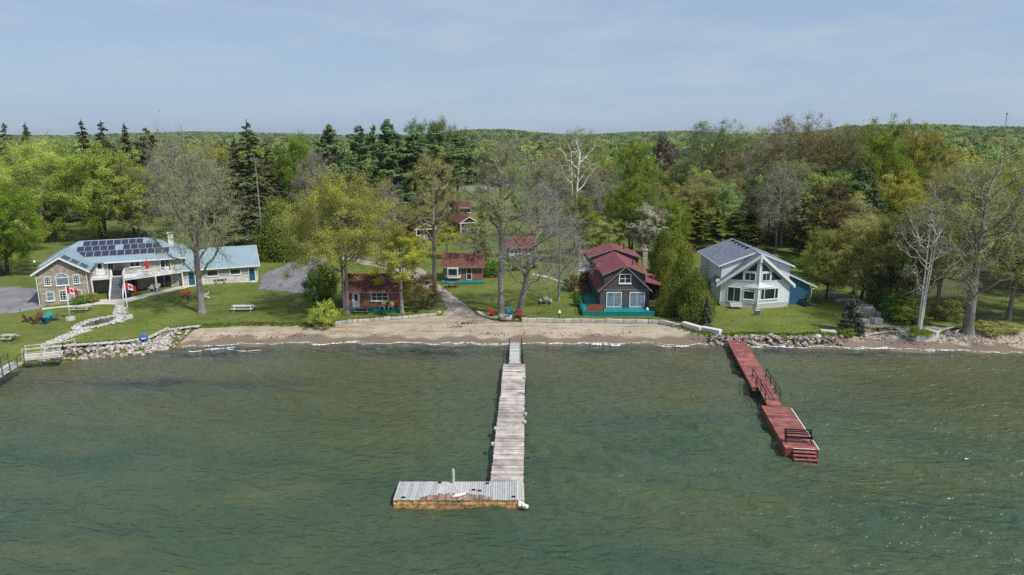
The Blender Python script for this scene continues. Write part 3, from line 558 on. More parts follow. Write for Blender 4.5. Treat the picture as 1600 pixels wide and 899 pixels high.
# ---------------------------------------------------------------- buildings
def Fr(x=0, y=0, z=0, a=0): return Matrix.Translation((x, y, z)) @ Matrix.Rotation(R(a), 4, 'Z')
def win(par, F, x, z, w, h, cols=2, rows=1, fw=.09, glass='glass', name='window', frame='white', sill=True, arch=False, mw=.05):
    b = MB(F); b.box(x, x + fw, -.07, .02, z, z + h); b.box(x + w - fw, x + w, -.07, .02, z, z + h); b.box(x + fw, x + w - fw, -.068, .02, z, z + fw); 
    if not arch: b.box(x + fw, x + w - fw, -.068, .02, z + h - fw, z + h)
    for i in range(1, cols): b.box(x + w * i / cols - mw / 2, x + w * i / cols + mw / 2, -.06, .02, z + fw, z + h - (0 if arch else fw))
    for i in range(1, rows): b.box(x + fw, x + w - fw, -.055, .02, z + h * i / rows - mw / 2, z + h * i / rows + mw / 2)
    if sill: b.box(x - .06, x + w + .06, -.12, .02, z - .07, z - .002)
    if arch:
        n = 10; c = x + w / 2; ro, ri = w / 2, w / 2 - fw; hh = .85
        for i in range(n):
            a0, a1 = math.pi * i / n, math.pi * (i + 1) / n
            q = [(c + ro * math.cos(a0), -.07, z + h + ro * hh * math.sin(a0)), (c + ro * math.cos(a1), -.07, z + h + ro * hh * math.sin(a1)), (c + ri * math.cos(a1), -.07, z + h + ri * hh * math.sin(a1)), (c + ri * math.cos(a0), -.07, z + h + ri * hh * math.sin(a0))]
            b.prism(q, (0, .09, 0))
        b.box(x + fw, x + w - fw, -.058, .02, z + h - .05, z + h + .05)
        for a_ in (45, 90, 135): b.bar((c, -.04, z + h), (c + ri * math.cos(R(a_)), -.04, z + h + ri * hh * math.sin(R(a_))), .035)
    f = b.build(name, M_[frame], par); g = MB(F); g.box(x + fw / 2, x + w - fw / 2, -.03, .01, z + fw / 2, z + h - (0 if arch else fw / 2))
    if arch: g.prism([(c + (ri + .02) * math.cos(math.pi * i / 12), -.028, z + h + .001 + (ri + .02) * hh * math.sin(math.pi * i / 12)) for i in range(13)], (0, .035, 0))
    g.build('pane', M_[glass], f); return f
def door(par, F, x, z, w=.9, h=2.05, m='white', glass=True, frame='white', name='door'):
    b = MB(F); b.box(x - .09, x, -.06, .02, z, z + h + .09); b.box(x + w, x + w + .09, -.06, .02, z, z + h + .09); b.box(x, x + w, -.058, .02, z + h, z + h + .09); fr = b.build('door_frame', M_[frame], par)
    d = MB(F); d.box(x + .01, x + w - .01, -.035, .01, z, z + h - .005); dd = d.build(name, M_[m], par)
    if glass: g = MB(F); g.box(x + .2, x + w - .2, -.045, -.033, z + h * .48, z + h * .9); g.build('pane', M_['glass'], dd)
    k = MB(F); k.tube((x + w - .1, -.04, z + 1), (x + w - .1, -.1, z + 1), .035); k.build('handle', M_['steel'], dd); return dd
def roofslab(par, quads, m, th=.16, name='roof'):
    b = MB()
    for q in quads: b.slab(q, th)
    return b.build(name, M_[m], par)
def gable_body(b, x0, x1, y0, y1, z0, ze, zr, cx=None):
    cx = (x0 + x1) / 2 if cx is None else cx; b.prism([(x0, y0, z0), (x1, y0, z0), (x1, y0, ze), (cx, y0, zr), (x0, y0, ze)], (0, y1 - y0, 0))
def gable_quads(x0, x1, y0, y1, ze, zr, cx=None, over=0.35, lift=.17):
    cx = (x0 + x1) / 2 if cx is None else cx; sl = (zr - ze) / (cx - x0); sr = (zr - ze) / (x1 - cx); e = over
    return [[(x0 - e, y0, ze - sl * e + lift), (cx, y0, zr + lift), (cx, y1, zr + lift), (x0 - e, y1, ze - sl * e + lift)], [(cx, y0, zr + lift), (x1 + e, y0, ze - sr * e + lift), (x1 + e, y1, ze - sr * e + lift), (cx, y1, zr + lift)]]
def rake(b, q, w=.2, y=None, d=.04):
    """trim boards along the front rakes of gable quads"""
    (a, c, _, _), (c2, e, _, _) = q
    for p, r_ in ((a, c), (c2, e)):
        yy = p[1] if y is None else y; b.prism([(p[0], yy - d, p[2] + .015), (r_[0], yy - d, r_[2] + .015), (r_[0], yy - d, r_[2] - w), (p[0], yy - d, p[2] - w)], (0, d - .003, 0))
def railing(par, pts, h=1.0, m='white', name='railing', step=.14, post=.11, pst=1.9, bar=.035, top=.07):
    b = MB()
    for i in range(len(pts) - 1):
        a, c = Vector(pts[i]), Vector(pts[i + 1]); L_ = (c - a).length; up = Vector((0, 0, 1)); n = max(1, round(L_ / pst))
        b.bar(a + up * h, c + up * h, top); b.bar(a + up * .12, c + up * .12, top * .8)
        for j in range(n + 1): p = a.lerp(c, j / n); b.box(p.x - post / 2, p.x + post / 2, p.y - post / 2, p.y + post / 2, p.z - .02, p.z + h + .08)
        if step:
            k = int(L_ / step)
            for j in range(1, k): p = a.lerp(c, j / k); b.bar(p + up * .14, p + up * (h - .02), bar)
    return b.build(name, M_[m], par)

# grey stone house with the pale blue metal roof
gz = 1.45
H1 = empty('stone_house', (-61.3, 99.4, gz), R(24)); tag(H1, 'two-storey grey stone house with pale blue metal roof covered in solar panels', 'house')
b = MB(); gable_body(b, -6.55, -.85, -5.7, 1, -.5, 4.7, 6.5); b.build('wall', M_['stone'], H1)
b = MB(); b.box(-6.7, 11.3, 0, 12, -.5, 4.75); b.build('wall', M_['stonedark'], H1)
HR = 7.25; ov = .55; E4 = [(-6.7 - ov, -ov, 4.75), (11.3 + ov, -ov, 4.75), (11.3 + ov, 12 + ov, 4.75), (-6.7 - ov, 12 + ov, 4.75)]; r1, r2 = (-2.8, 6, HR), (6.6, 6, HR)
rf = MB(); rf.slab([E4[0], E4[1], r2, r1], .16); rf.slab([E4[1], E4[2], r2], .16); rf.slab([E4[2], E4[3], r1, r2], .16); rf.slab([E4[3], E4[0], r1], .16)
q = gable_quads(-6.55, -.85, -6.2, 3.6, 4.7, 6.5, over=.6); rf2 = MB(); [rf2.slab(z, .16) for z in q]
roof1 = rf.build('roof', M_['tealroof'], H1); rf2.build('wing_roof', M_['tealroof'], H1)
b = MB(); rake(b, q, .24); b.box(0.9, 11.3 + ov, -ov - .05, -ov - .003, 4.52, 4.74); b.box(11.3 + ov + .003, 11.3 + ov + .05, -ov, 12 + ov, 4.52, 4.74); b.build('fascia', M_['white'], H1)
b = MB(); b.box(9.3, 10.1, 7.0, 7.8, 5.5, 7.6); b.box(9.2, 10.2, 6.9, 7.9, 7.6, 7.75); b.build('chimney', M_['cream'], H1)
b = MB(); b.tube((-.75, -5.8, -.1), (-.75, -5.8, 4.4), .06); b.build('downspout', M_['white'], H1); b = MB(); b.tube((-6.66, -5.8, 0), (-6.66, -5.8, 4.4), .05); b.build('downspout', M_['white'], H1)
Fw = Fr(-6.55, -5.7)
for x, z, w_, h_, c_, r_ in ((.75, 2.75, .8, 1.3, 3, 4), (4.15, 2.75, .8, 1.3, 3, 4), (.75, .6, .95, 1.3, 1, 2), (2.3, .5, 1.1, 1.45, 3, 4), (4.0, .6, 1.0, 1.3, 1, 2)):
    win(H1, Fw, x, z, w_, h_, c_, r_, glass='curtain' if r_ == 2 else 'glass', mw=.04)
win(H1, Fw, 2.1, 2.65, 1.55, 1.1, 1, 1, arch=True, glass='curtain')
sl = (HR - 4.75) / (6 + ov)
def mpanel(x0, y0, w_, h_):
    z0 = lambda y: 4.75 + sl * (y + ov) + .06; b = MB(); b.slab([(x0, y0, z0(y0)), (x0 + w_, y0, z0(y0)), (x0 + w_, y0 + h_, z0(y0 + h_)), (x0, y0 + h_, z0(y0 + h_))], .045); o = b.build('solar_panel', M_['solarframe'], H1)
    c_ = MB(); e = .045; c_.slab([(x0 + e, y0 + e, z0(y0 + e) + .006), (x0 + w_ - e, y0 + e, z0(y0 + e) + .006), (x0 + w_ - e, y0 + h_ - e, z0(y0 + h_ - e) + .006), (x0 + e, y0 + h_ - e, z0(y0 + h_ - e) + .006)], .01); c_.build('solar_cells', M_['solar'], o)
for i in range(12): mpanel(-2.6 + i * 1.02, 1.05, 1.0, 1.55)
for i in range(11):
    if i not in (5,): mpanel(-2.9 + i * 1.02, 2.65, 1.0, 1.5)
for i in range(8): mpanel(-2.2 + i * 1.02, 4.2, 1.0, 1.5)
sw = (6.5 - 4.7) / 2.85
for k_ in range(3):
    xa = -3.5 + k_ * 1.0; ya = -5.9; zz = lambda x: 6.5 + .17 - sw * (x + 3.7) + .07
    b = MB(); b.slab([(xa, ya, zz(xa)), (xa + .9, ya, zz(xa + .9)), (xa + .9, ya + 2.6, zz(xa + .9)), (xa, ya + 2.6, zz(xa))], .05); o = b.build('solar_panel', M_['solarframe'], H1)
    b = MB(); b.slab([(xa + .05, ya + .05, zz(xa + .05) + .006), (xa + .85, ya + .05, zz(xa + .85) + .006), (xa + .85, ya + 2.55, zz(xa + .85) + .006), (xa + .05, ya + 2.55, zz(xa + .05) + .006)], .01); b.build('solar_cells', M_['solar'], o)
Fm = Fr(0, 0)
door(H1, Fm, -.2, 2.75, .9, 2.0, 'white'); win(H1, Fm, 1.2, 2.75, .9, 1.9, 1, 1, sill=False)
win(H1, Fm, 4.1, 3.65, 1.5, .8, 2, 1); win(H1, Fm, 8.2, 2.75, 1.5, 1.9, 2, 1, sill=False, name='patio_door')
win(H1, Fm, 7.5, .05, 2.1, 2.1, 2, 1, sill=False, name='patio_door'); win(H1, Fm, 1.2, .1, .9, 2.0, 1, 2, glass='glass', sill=False); win(H1, Fm, 3.0, .1, 1.9, 2.0, 2, 1, sill=False, frame='darktrim', name='patio_door')
# deck wedge, balcony, stair
b = MB(); b.prism([(-.83, -.02, 2.45), (-.83, -2.3, 2.45), (1.75, -2.3, 2.45), (1.75, -1.0, 2.45), (3.5, -1.0, 2.45), (3.5, -4.5, 2.45), (11.3, -.9, 2.45), (11.3, -.02, 2.45)], (0, 0, .2)); b.build('deck', M_['white'], H1)
for x, y in ((-.7, -2.2), (3.6, -4.4), (7.6, -2.65), (11.15, -.9), (3.6, -1.2), (1.65, -2.2)): b = MB(); b.box(x - .09, x + .09, y - .09, y + .09, -.3, 2.45); b.build('deck_post', M_['white'], H1)
railing(H1, [(3.5, -1.2, 2.66), (3.5, -4.45, 2.66), (11.25, -.92, 2.66), (11.25, -.1, 2.66)], .98)
railing(H1, [(-.75, -2.25, 2.66), (1.7, -2.25, 2.66), (1.7, -1.1, 2.66)], .98)
b = MB()
for i in range(15):
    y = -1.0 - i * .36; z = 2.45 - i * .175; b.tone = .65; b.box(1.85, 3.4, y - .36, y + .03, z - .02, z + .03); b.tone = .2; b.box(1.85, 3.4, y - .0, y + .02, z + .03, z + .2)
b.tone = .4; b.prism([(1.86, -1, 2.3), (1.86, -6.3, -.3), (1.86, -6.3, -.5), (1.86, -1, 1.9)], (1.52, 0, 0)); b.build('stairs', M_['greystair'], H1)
for x in (1.8, 3.45):
    b = MB(); b.bar((x, -1.0, 3.5), (x, -6.3, .95), .1); b.bar((x, -1.0, 2.75), (x, -6.3, .2), .07)
    for i in range(13): t_ = i / 12; b.bar((x, -1 - 5.3 * t_, 2.55 - 2.55 * t_), (x, -1 - 5.3 * t_, 3.5 - 2.55 * t_), .05 if i % 12 else .13)
    b.build('stair_railing', M_['white'], H1)
def lp(root, x, y, z=0):
    M = Matrix.Translation(root.location) @ Matrix.Rotation(root.rotation_euler.z, 4, 'Z'); return M @ Vector((x, y, z))

# garage / annex building beside it
H2 = empty('garage', (-51.0, 103.4, 1.75), R(24)); tag(H2, 'long low cream garage with pale blue metal roof and two dark blue doors', 'garage')
b = MB(); b.prism([(0, 0, -.5), (0, 11, -.5), (0, 11, 2.6), (0, 5.5, 4.75), (0, 0, 2.6)], (10.9, 0, 0)); b.build('wall', M_['greyside'], H2)
b = MB(); b.box(-.02, 10.94, -.03, .4, -.5, 1.0); b.build('block_base', M_['cream'], H2)
q = [[(-.6, -.5, 2.42 + .1), (11.4, -.5, 2.52), (11.4, 5.5, 4.9), (-.6, 5.5, 4.9)], [(-.6, 5.5, 4.9), (11.4, 5.5, 4.9), (11.4, 11.5, 2.52), (-.6, 11.5, 2.52)]]
roofslab(H2, q, 'tealroof'); b = MB(); b.box(-.6, 11.4, -.56, -.503, 2.3, 2.5); b.build('fascia', M_['white'], H2); b = MB(); b.prism([(11.403, -.5, 2.54), (11.403, 5.5, 4.92), (11.403, 5.5, 4.68), (11.403, -.5, 2.3)], (.05, 0, 0)); b.build('fascia', M_['white'], H2)
win(H2, Fr(0, -.0), 3.5, 1.15, 1.7, .95, 1, 1); win(H2, Fr(0, 0), 6.9, 1.15, 1.6, .95, 1, 1)
door(H2, Fr(0, -.03), .9, .02, .9, 2.05, 'bluedoor'); door(H2, Fr(0, -.03), 9.7, .02, .9, 2.05, 'bluedoor')
b = MB(); b.tube((10.98, -.08, 0), (10.98, -.08, 2.4), .05); b.build('downspout', M_['white'], H2)

# red-roofed cottages
def cottage(px0, px1, py, d, ze, zr, label, ridge='x', yaw=0, zb=.25):
    x0, y0, z0 = at(px0, py); x1 = atz(px1, py, z0)[0]; w_ = x1 - x0; H = empty('cottage', (x0, y0, z0 + zb), R(yaw)); tag(H, label, 'cottage')
    b = MB()
    if ridge == 'x':
        b.prism([(0, 0, -.8), (0, d, -.8), (0, d, ze), (0, d / 2, zr), (0, 0, ze)], (w_, 0, 0)); e = .45; s = (zr - ze) / (d / 2)
        q = [[(-e, -e, ze - s * e + .15), (w_ + e, -e, ze - s * e + .15), (w_ + e, d / 2, zr + .15), (-e, d / 2, zr + .15)], [(-e, d / 2, zr + .15), (w_ + e, d / 2, zr + .15), (w_ + e, d + e, ze - s * e + .15), (-e, d + e, ze - s * e + .15)]]
    else: gable_body(b, 0, w_, 0, d, -.8, ze, zr); q = gable_quads(0, w_, -1.6, d + .3, ze, zr, over=.45)
    b.build('wall', M_['brick'], H); roofslab(H, q, 'redroof', .14); f = MB()
    if ridge == 'x': f.box(-e, w_ + e, -e - .045, -e - .003, ze - s * e - .03, ze - s * e + .16); f.build('fascia', M_['darktrim'], H)
    else: rake(f, q, .16); f.build('fascia', M_['white'], H)
    return H, w_
def deckbox(H, x0, x1, y0, y1, z, m='turq', name='deck'):
    b = MB(); n = max(2, int((y1 - y0) / .2))
    for i in range(n): b.tone = .35 + .3 * random.random(); b.box(x0, x1, y0 + (y1 - y0) * i / n + .004, y0 + (y1 - y0) * (i + 1) / n - .004, z - .05, z)
    b.tone = .3; b.box(x0 + .02, x1 - .02, y0 + .02, y1 - .02, z - .6, z - .055); return b.build(name, M_[m], H)
CA, wA = cottage(541, 624, 484, 5.5, 2.45, 4.1, 'red brick cottage with red shingle roof nearest the beach behind the budding trees')
win(CA, Fr(), 3.45, .95, 2.35, 1.3, 3, 2, fw=.1); door(CA, Fr(), 1.0, .05, .85, 2.0, 'white'); deckbox(CA, -.2, wA + .2, -1.5, -.02, .02)
CB, wB = cottage(693, 754, 441, 5.5, 2.4, 3.9, 'red brick cottage with bay window behind the leafy small tree beside the dirt track')
win(CB, Fr(), 3.7, .1, .9, 2.0, 1, 2, name='patio_door', sill=False); deckbox(CB, -.2, wB + .4, -1.6, -.02, .02)
b = MB(); b.prism([(.35, 0, .5), (.75, -.55, .5), (2.35, -.55, .5), (2.75, 0, .5)], (0, 0, .35)); b.prism([(.3, 0, 2.1), (.72, -.62, 2.1), (2.38, -.62, 2.1), (2.8, 0, 2.1)], (0, 0, .14)); b.build('bay', M_['white'], CB)
win(CB, Fr(.75, -.55), 0, .85, 1.6, 1.25, 1, 1, sill=False); win(CB, Matrix.Translation((.35, 0, 0)) @ Matrix.Rotation(math.atan2(-.55, .4), 4, 'Z'), 0, .85, .68, 1.25, 1, 1, sill=False, fw=.07); win(CB, Matrix.Translation((2.35, -.55, 0)) @ Matrix.Rotation(math.atan2(.55, .4), 4, 'Z'), 0, .85, .68, 1.25, 1, 1, sill=False, fw=.07)
CC, wC = cottage(792, 835, 407, 5, 2.4, 3.9, 'orange-red brick cottage with turquoise porch half hidden behind the leaning tree')
win(CC, Fr(), 1.9, 1.0, .9, 1.0, 1, 1); win(CC, Fr(), 3.9, 1.0, .8, 1.0, 1, 1); door(CC, Fr(), .5, .05, .85, 2.0, 'white'); deckbox(CC, -.7, 2.8, -1.6, -.02, .02)
railing(CC, [(-.65, -1.55, .02), (2.7, -1.55, .02)], .8, 'turq', step=.12)
CD, wD = cottage(717, 744, 365, 9, 2.4, 3.6, 'red-roofed cottage with white open gable porch near the middle of the clearing', 'y', 24)
CE, wE = cottage(648, 678, 376, 9, 2.4, 3.5, 'red-roofed cottage with white posts half hidden by the tall bare trunk', 'y', 24)
for H, w_ in ((CD, wD), (CE, wE)):
    b = MB(); [b.box(x - .08, x + .08, -1.5, -1.34, -.3, 2.35) for x in (0, w_)]; b.box(-.05, w_ + .05, -1.5, -1.36, 2.25, 2.42); b.build('porch_posts', M_['white'], H)
    deckbox(H, -.1, w_ + .1, -1.55, -.02, .0, 'navych'); door(H, Fr(), w_ * .5, .05, .85, 2.0, 'white'); win(H, Fr(), w_ * .12, .8, 1.0, 1.2, 1, 1)
CF, wF = cottage(705, 733, 339, 6, 2.3, 3.6, 'small grey-walled cottage with red roof standing furthest back in the clearing', 'x', 4); CF.children[0].data.materials[0] = M_['darktrim']
for i in range(3): win(CF, Fr(), .5 + i * 1.9, .9, 1.3, 1.0, 1, 1)
b = MB(); b.box(-.3, wF + .3, -.8, -.5, 2.2, 2.3); b.build('porch_beam', M_['white'], CF)

# dark two-storey cottage
H3 = empty('dark_cottage', (11.8, 89.2, 1.75), 0); tag(H3, 'charcoal sided cottage with maroon shingle roof above the turquoise deck', 'cottage')
W3 = 6.6; cx = W3 / 2
b = MB(); gable_body(b, 0, W3, 0, 11.5, -.6, 2.5, 5.65); b.build('wall', M_['dark'], H3)
q = gable_quads(0, W3, -.45, 11.6, 2.5, 5.65, over=.35, lift=.16); roofslab(H3, q, 'maroon', .14); b = MB(); rake(b, q, .17); b.box(-.32, W3 + .32, -.06, -.003, 2.42, 2.55); b.build('fascia', M_['darktrim'], H3)
# long shed dormers
b = MB(); b.prism([(.55, .25, 3.0), (.55, .25, 4.45), (cx, .25, 5.72), (W3 - .55, .25, 4.45), (W3 - .55, .25, 3.0)], (0, 11.2, 0)); b.build('dormer_wall', M_['dark'], H3)
q = gable_quads(.55, W3 - .55, -.1, 11.6, 4.5, 5.72, cx, .35, .2); roofslab(H3, q, 'maroon', .14, 'dormer_roof'); b = MB(); rake(b, q, .15); b.build('fascia', M_['darktrim'], H3)
# rear block
b = MB(); gable_body(b, -.1, W3 + .5, 11.55, 17, -.6, 4.9, 6.1); b.build('rear_wall', M_['dark'], H3)
q = gable_quads(-.1, W3 + .5, 11.2, 17.4, 4.9, 6.1, over=.4, lift=.2); roofslab(H3, q, 'maroon', .15, 'rear_roof'); b = MB(); rake(b, q, .16); b.build('fascia', M_['darktrim'], H3)
win(H3, Fr(), 2.45, 3.35, 1.65, 1.35, 2, 2, fw=.13, mw=.07); win(H3, Fr(), .85, .1, 2.05, 2.1, 2, 1, fw=.1, glass='curtain', name='patio_door', sill=False); win(H3, Fr(), 3.95, .1, 2.05, 2.1, 2, 1, fw=.1, name='patio_door', glass='curtain', sill=False)
b = MB(); b.box(6.65, 7.3, 5.6, 6.3, -.4, 6.9); b.box(6.58, 7.37, 5.52, 6.38, 6.9, 7.05); b.tube((6.97, 5.95, 7.05), (6.97, 5.95, 7.5), .16); b.build('chimney', M_['stone'], H3)
b = MB(); b.box(6.6, 9.6, 3.5, 11.2, -.6, .1); [b.box(x - .1, x + .1, y - .1, y + .1, .1, 2.2) for x in (9.4,) for y in (3.6, 7, 11)]; b.box(6.62, 9.5, 7.5, 11.2, .1, 2.2); b.build('side_porch', M_['dark'], H3)
roofslab(H3, [[(6.65, 3.0, 3.0), (9.9, 3.0, 2.25), (9.9, 11.4, 2.25), (6.65, 11.4, 3.0)]], 'maroon', .14, 'porch_roof')
b = MB(); b.tube((6.2, .6, 5.0), (6.2, .6, 5.2), .1); b.tube((4.6, 2.5, 5.2), (4.6, 2.5, 6.1), .06); b.tube((5.0, 12.5, 6), (5.0, 12.5, 6.9), .08); b.build('vent_pipe', M_['iron'], H3)
b = MB(); b.box(-1.9, -.12, 12, 14.2, 2.75, 2.9); b.build('balcony', M_['white'], H3); railing(H3, [(-.15, 12.05, 2.9), (-1.85, 12.05, 2.9), (-1.85, 14.1, 2.9), (-.15, 14.1, 2.9)], 1.05, step=.13)
b = MB(); [b.box(x, x + .14, 12.05, 12.19, -.8, 2.75) for x in (-1.85,)]; b.build('balcony_post', M_['white'], H3)
deckbox(H3, -2.5, 7.0, -2.2, -.02, .02); deckbox(H3, -2.5, -.02, -.02, 9.2, .02)
railing(H3, [(-2.45, -2.1, .03), (-2.45, 1.2, .03)], .7, 'turq', step=0)
b = MB(); b.prism([(-2.0, -2.1, .03), (.3, -2.1, .03), (.3, -2.1, .85), (-.85, -2.1, 1.05), (-2.0, -2.1, .85)], (0, .07, 0)); b.box(-2.05, -1.95, -2.13, -2.0, .03, .95); b.box(.26, .36, -2.13, -2.0, .03, .95); b.build('privacy_panel', M_['brownwood'], H3)
b = MB(); b.prism([(-2.7, 8.9, .03), (-.5, 8.9, .03), (-.5, 8.9, 1.1), (-1.6, 8.9, 1.25), (-2.7, 8.9, 1.1)], (0, .07, 0)); b.build('privacy_panel', M_['brownwood'], H3)

# white and blue chalet
H4 = empty('chalet', (28.9, 92.2, 1.6), R(-2)); tag(H4, 'white chalet with slate blue roof and tall prow gable windows beside a dark blue annex', 'house')
b = MB(); b.prism([(0, 0, .35), (4.5, -1.75, .35), (9.3, 0, .35), (9.3, .3, .35), (0, .3, .35)], (0, 0, 2.9)); b.prism([(.02, .1, 3.0), (9.28, .1, 3.0), (9.28, .1, 3.4), (4.6, .1, 7.15), (.02, .1, 3.4)], (0, 2.6, 0)); b.build('front_wall', M_['pale'], H4)
b = MB(); b.prism([(.05, -.02, -.5), (4.5, -1.72, -.5), (9.25, -.02, -.5), (9.2, .3, -.5), (.1, .3, -.5)], (0, 0, .84)); b.box(.1, 9.2, .32, 12.2, -.5, .33); b.build('foundation', M_['concrete'], H4)
b = MB(); gable_body(b, 0, 9.3, .35, 12.4, .33, 5.4, 7.2); b.build('wall', M_['pale'], H4)
# prow upper faces between the eave band and the gable
for s in (0, 1):
    xa, xb = (0, 4.5) if s == 0 else (9.3, 4.5); ya, yb = 0, -1.75
    b = MB(); b.add([(xa, ya, 3.2), (xb, yb, 3.2), (xb, yb, 7.0), (xa, ya, 3.35), (xa, .3, 3.2), (xb, .3, 3.2), (xb, .3, 7.0), (xa, .3, 3.35)], [(0, 1, 2, 3), (4, 7, 6, 5), (0, 3, 7, 4), (3, 2, 6, 7), (1, 5, 6, 2), (0, 4, 5, 1)]); b.build('prow_wall', M_['pale'], H4)
q = gable_quads(0, 9.3, 0, 12.8, 5.4, 7.2, over=.5, lift=.17); roofslab(H4, q, 'slate', .15); b = MB(); rake(b, q, .2, d=.05); b.box(-.56, -.5, 0, 12.8, 5.15, 5.36); b.box(9.8, 9.86, 0, 12.8, 5.15, 5.36); b.build('fascia', M_['white'], H4)
# steep prow roof following the pointed front
def py_(x): return -1.75 * (1 - abs(x - 4.5) / 4.65) - .38
L0, R0, AP = (-.75, py_(-.2), 2.85), (10.0, py_(9.5), 2.85), (4.5, py_(4.5) - .1, 7.35)
roofslab(H4, [[L0, AP, (4.5, 5, 7.35), (-.75, 3.0, 2.85)], [AP, R0, (10.0, 3.0, 2.85), (4.5, 5, 7.35)]], 'slate', .14, 'prow_roof')
b = MB()
for P_, Q_ in ((L0, AP), (AP, R0)):
    b.prism([(P_[0], P_[1] - .06, P_[2] + .03), (Q_[0], Q_[1] - .06, Q_[2] + .03), (Q_[0], Q_[1] - .06, Q_[2] - .42), (P_[0], P_[1] - .06, P_[2] - .42)], (0, .05, 0))
    b.prism([(P_[0] + .25 * (1 if P_ is L0 else 0), P_[1] + .25, P_[2] - .22), (Q_[0], Q_[1] + .25, Q_[2] - .22), (Q_[0], Q_[1] + .25, Q_[2] - .55), (P_[0], P_[1] + .25, P_[2] - .55)], (0, .05, 0))
b.box(4.38, 4.62, py_(4.5) - .14, -1.7, 6.2, 7.2); b.tube((4.5, -1.82, .3), (4.5, -1.82, 6.6), .07); b.build('fascia', M_['white'], H4)
aL = math.atan2(-1.75, 4.5); FL = Matrix.Translation((0, 0, 0)) @ Matrix.Rotation(aL, 4, 'Z'); wl = math.hypot(4.5, 1.75)
FR_ = Matrix.Translation((4.5, -1.75, 0)) @ Matrix.Rotation(math.atan2(1.75, 4.8), 4, 'Z'); wr = math.hypot(4.8, 1.75)
win(H4, FL, .85, .45, 1.8, 2.1, 2, 1, name='patio_door', sill=False); win(H4, FL, 2.95, .95, 1.5, 1.5, 1, 1); win(H4, FR_, .4, .95, 2.9, 1.55, 1, 1); b = MB(FR_); [b.box(x, x + .09, -.1, .0, 1.0, 2.45) for x in (.95, 2.65)]; b.build('window_mullion', M_['white'], H4)
b = MB(FL); b.box(2.95, 4.45, -.1, .0, 2.1, 2.2); b.build('window_mullion', M_['white'], H4)
win(H4, FL, 2.95, 3.55, 1.45, 1.15, 2, 1, sill=False); win(H4, FR_, .45, 3.55, 1.35, 1.15, 2, 1, sill=False)
def tri(F, pts): 
    b = MB(F); b.prism([(x, -.045, z) for x, z in pts], (0, .05, 0)); f = b.build('window', M_['white'], H4); c = sum(p[0] for p in pts) / len(pts), sum(p[1] for p in pts) / len(pts)
    g = MB(F); g.prism([(c[0] + (x - c[0]) * .86, -.06, c[1] + (z - c[1]) * .86) for x, z in pts], (0, .04, 0)); g.build('pane', M_['glass'], f)
tri(FL, [(3.0, 4.82), (4.55, 4.82), (4.55, 6.25), (4.45, 6.2)]); tri(FL, [(.95, 3.5), (2.82, 3.5), (2.82, 4.95), (2.72, 4.9)]); tri(FR_, [(.3, 4.82), (1.95, 4.82), (.45, 6.2), (.3, 6.25)]); tri(FR_, [(1.95, 3.5), (4.0, 3.5), (2.1, 4.95), (1.95, 5.0)])
b = MB(); b.add([(2.5, -.98, 2.62), (4.5, -2.0, 2.62), (7.2, -.78, 2.62), (4.5, -1.76, 3.45)], [(0, 1, 3), (1, 2, 3), (0, 3, 2), (0, 2, 1)]); b.build('awning_roof', M_['white'], H4)
for i in range(5): y = 10.4 - i * 1.75; b = MB(); b.box(4.0, 4.5, y, y + .35, 6.9 + .17, 7.42); b.build('roof_vent', M_['iron'], H4)
b = MB(); b.tube((6.3, 7.5, 6.3), (6.3, 7.5, 7.2), .07); b.tube((5.6, 9.8, 6.5), (5.6, 9.8, 7.4), .07); b.build('vent_pipe', M_['iron'], H4)
b = MB(); b.box(9.32, 12.6, 1.2, 7.5, -.5, 2.4); b.prism([(9.32, 1.2, 2.4), (12.6, 1.2, 2.4), (9.32, 1.2, 3.9)], (0, 6.3, 0)); b.build('annex_wall', M_['blue'], H4)
roofslab(H4, [[(9.3, .9, 4.15), (13.4, .9, 2.35), (13.4, 7.8, 2.35), (9.3, 7.8, 4.15)]], 'slate', .12, 'annex_roof'); b = MB(); b.prism([(9.3, .84, 4.17), (13.4, .84, 2.37), (13.4, .84, 2.19), (9.3, .84, 3.99)], (0, .055, 0)); b.box(13.4, 13.46, .85, 7.8, 2.18, 2.36); b.tube((12.75, 1.0, 0), (12.75, 1.0, 1.9), .06); b.tube((12.75, 1.0, 1.9), (13.3, .95, 2.15), .06); b.tube((12.75, 1.0, 0), (13.1, .5, -.1), .06); b.build('fascia', M_['white'], H4)
b = MB(); b.box(1.0, 2.6, -1.75, -.85, -.05, .12); b.box(1.0, 2.6, -1.35, -.75, .12, .36); b.M = FL; b.build('front_steps', M_['concrete'], H4)
b = MB(); b.tube((-.15, .5, 3.0), (-.35, .3, 3.15), .03); b.tube((-.38, .28, 3.2), (-.48, .14, 3.26), .28, .3, 14); b.build('satellite_dish', M_['white'], H4)
for x, y in ((-.04, .02), (9.36, .05)): b = MB(); b.tube((x, y, 0), (x, y, 2.9), .055); b.build('downspout', M_['white'], H4)

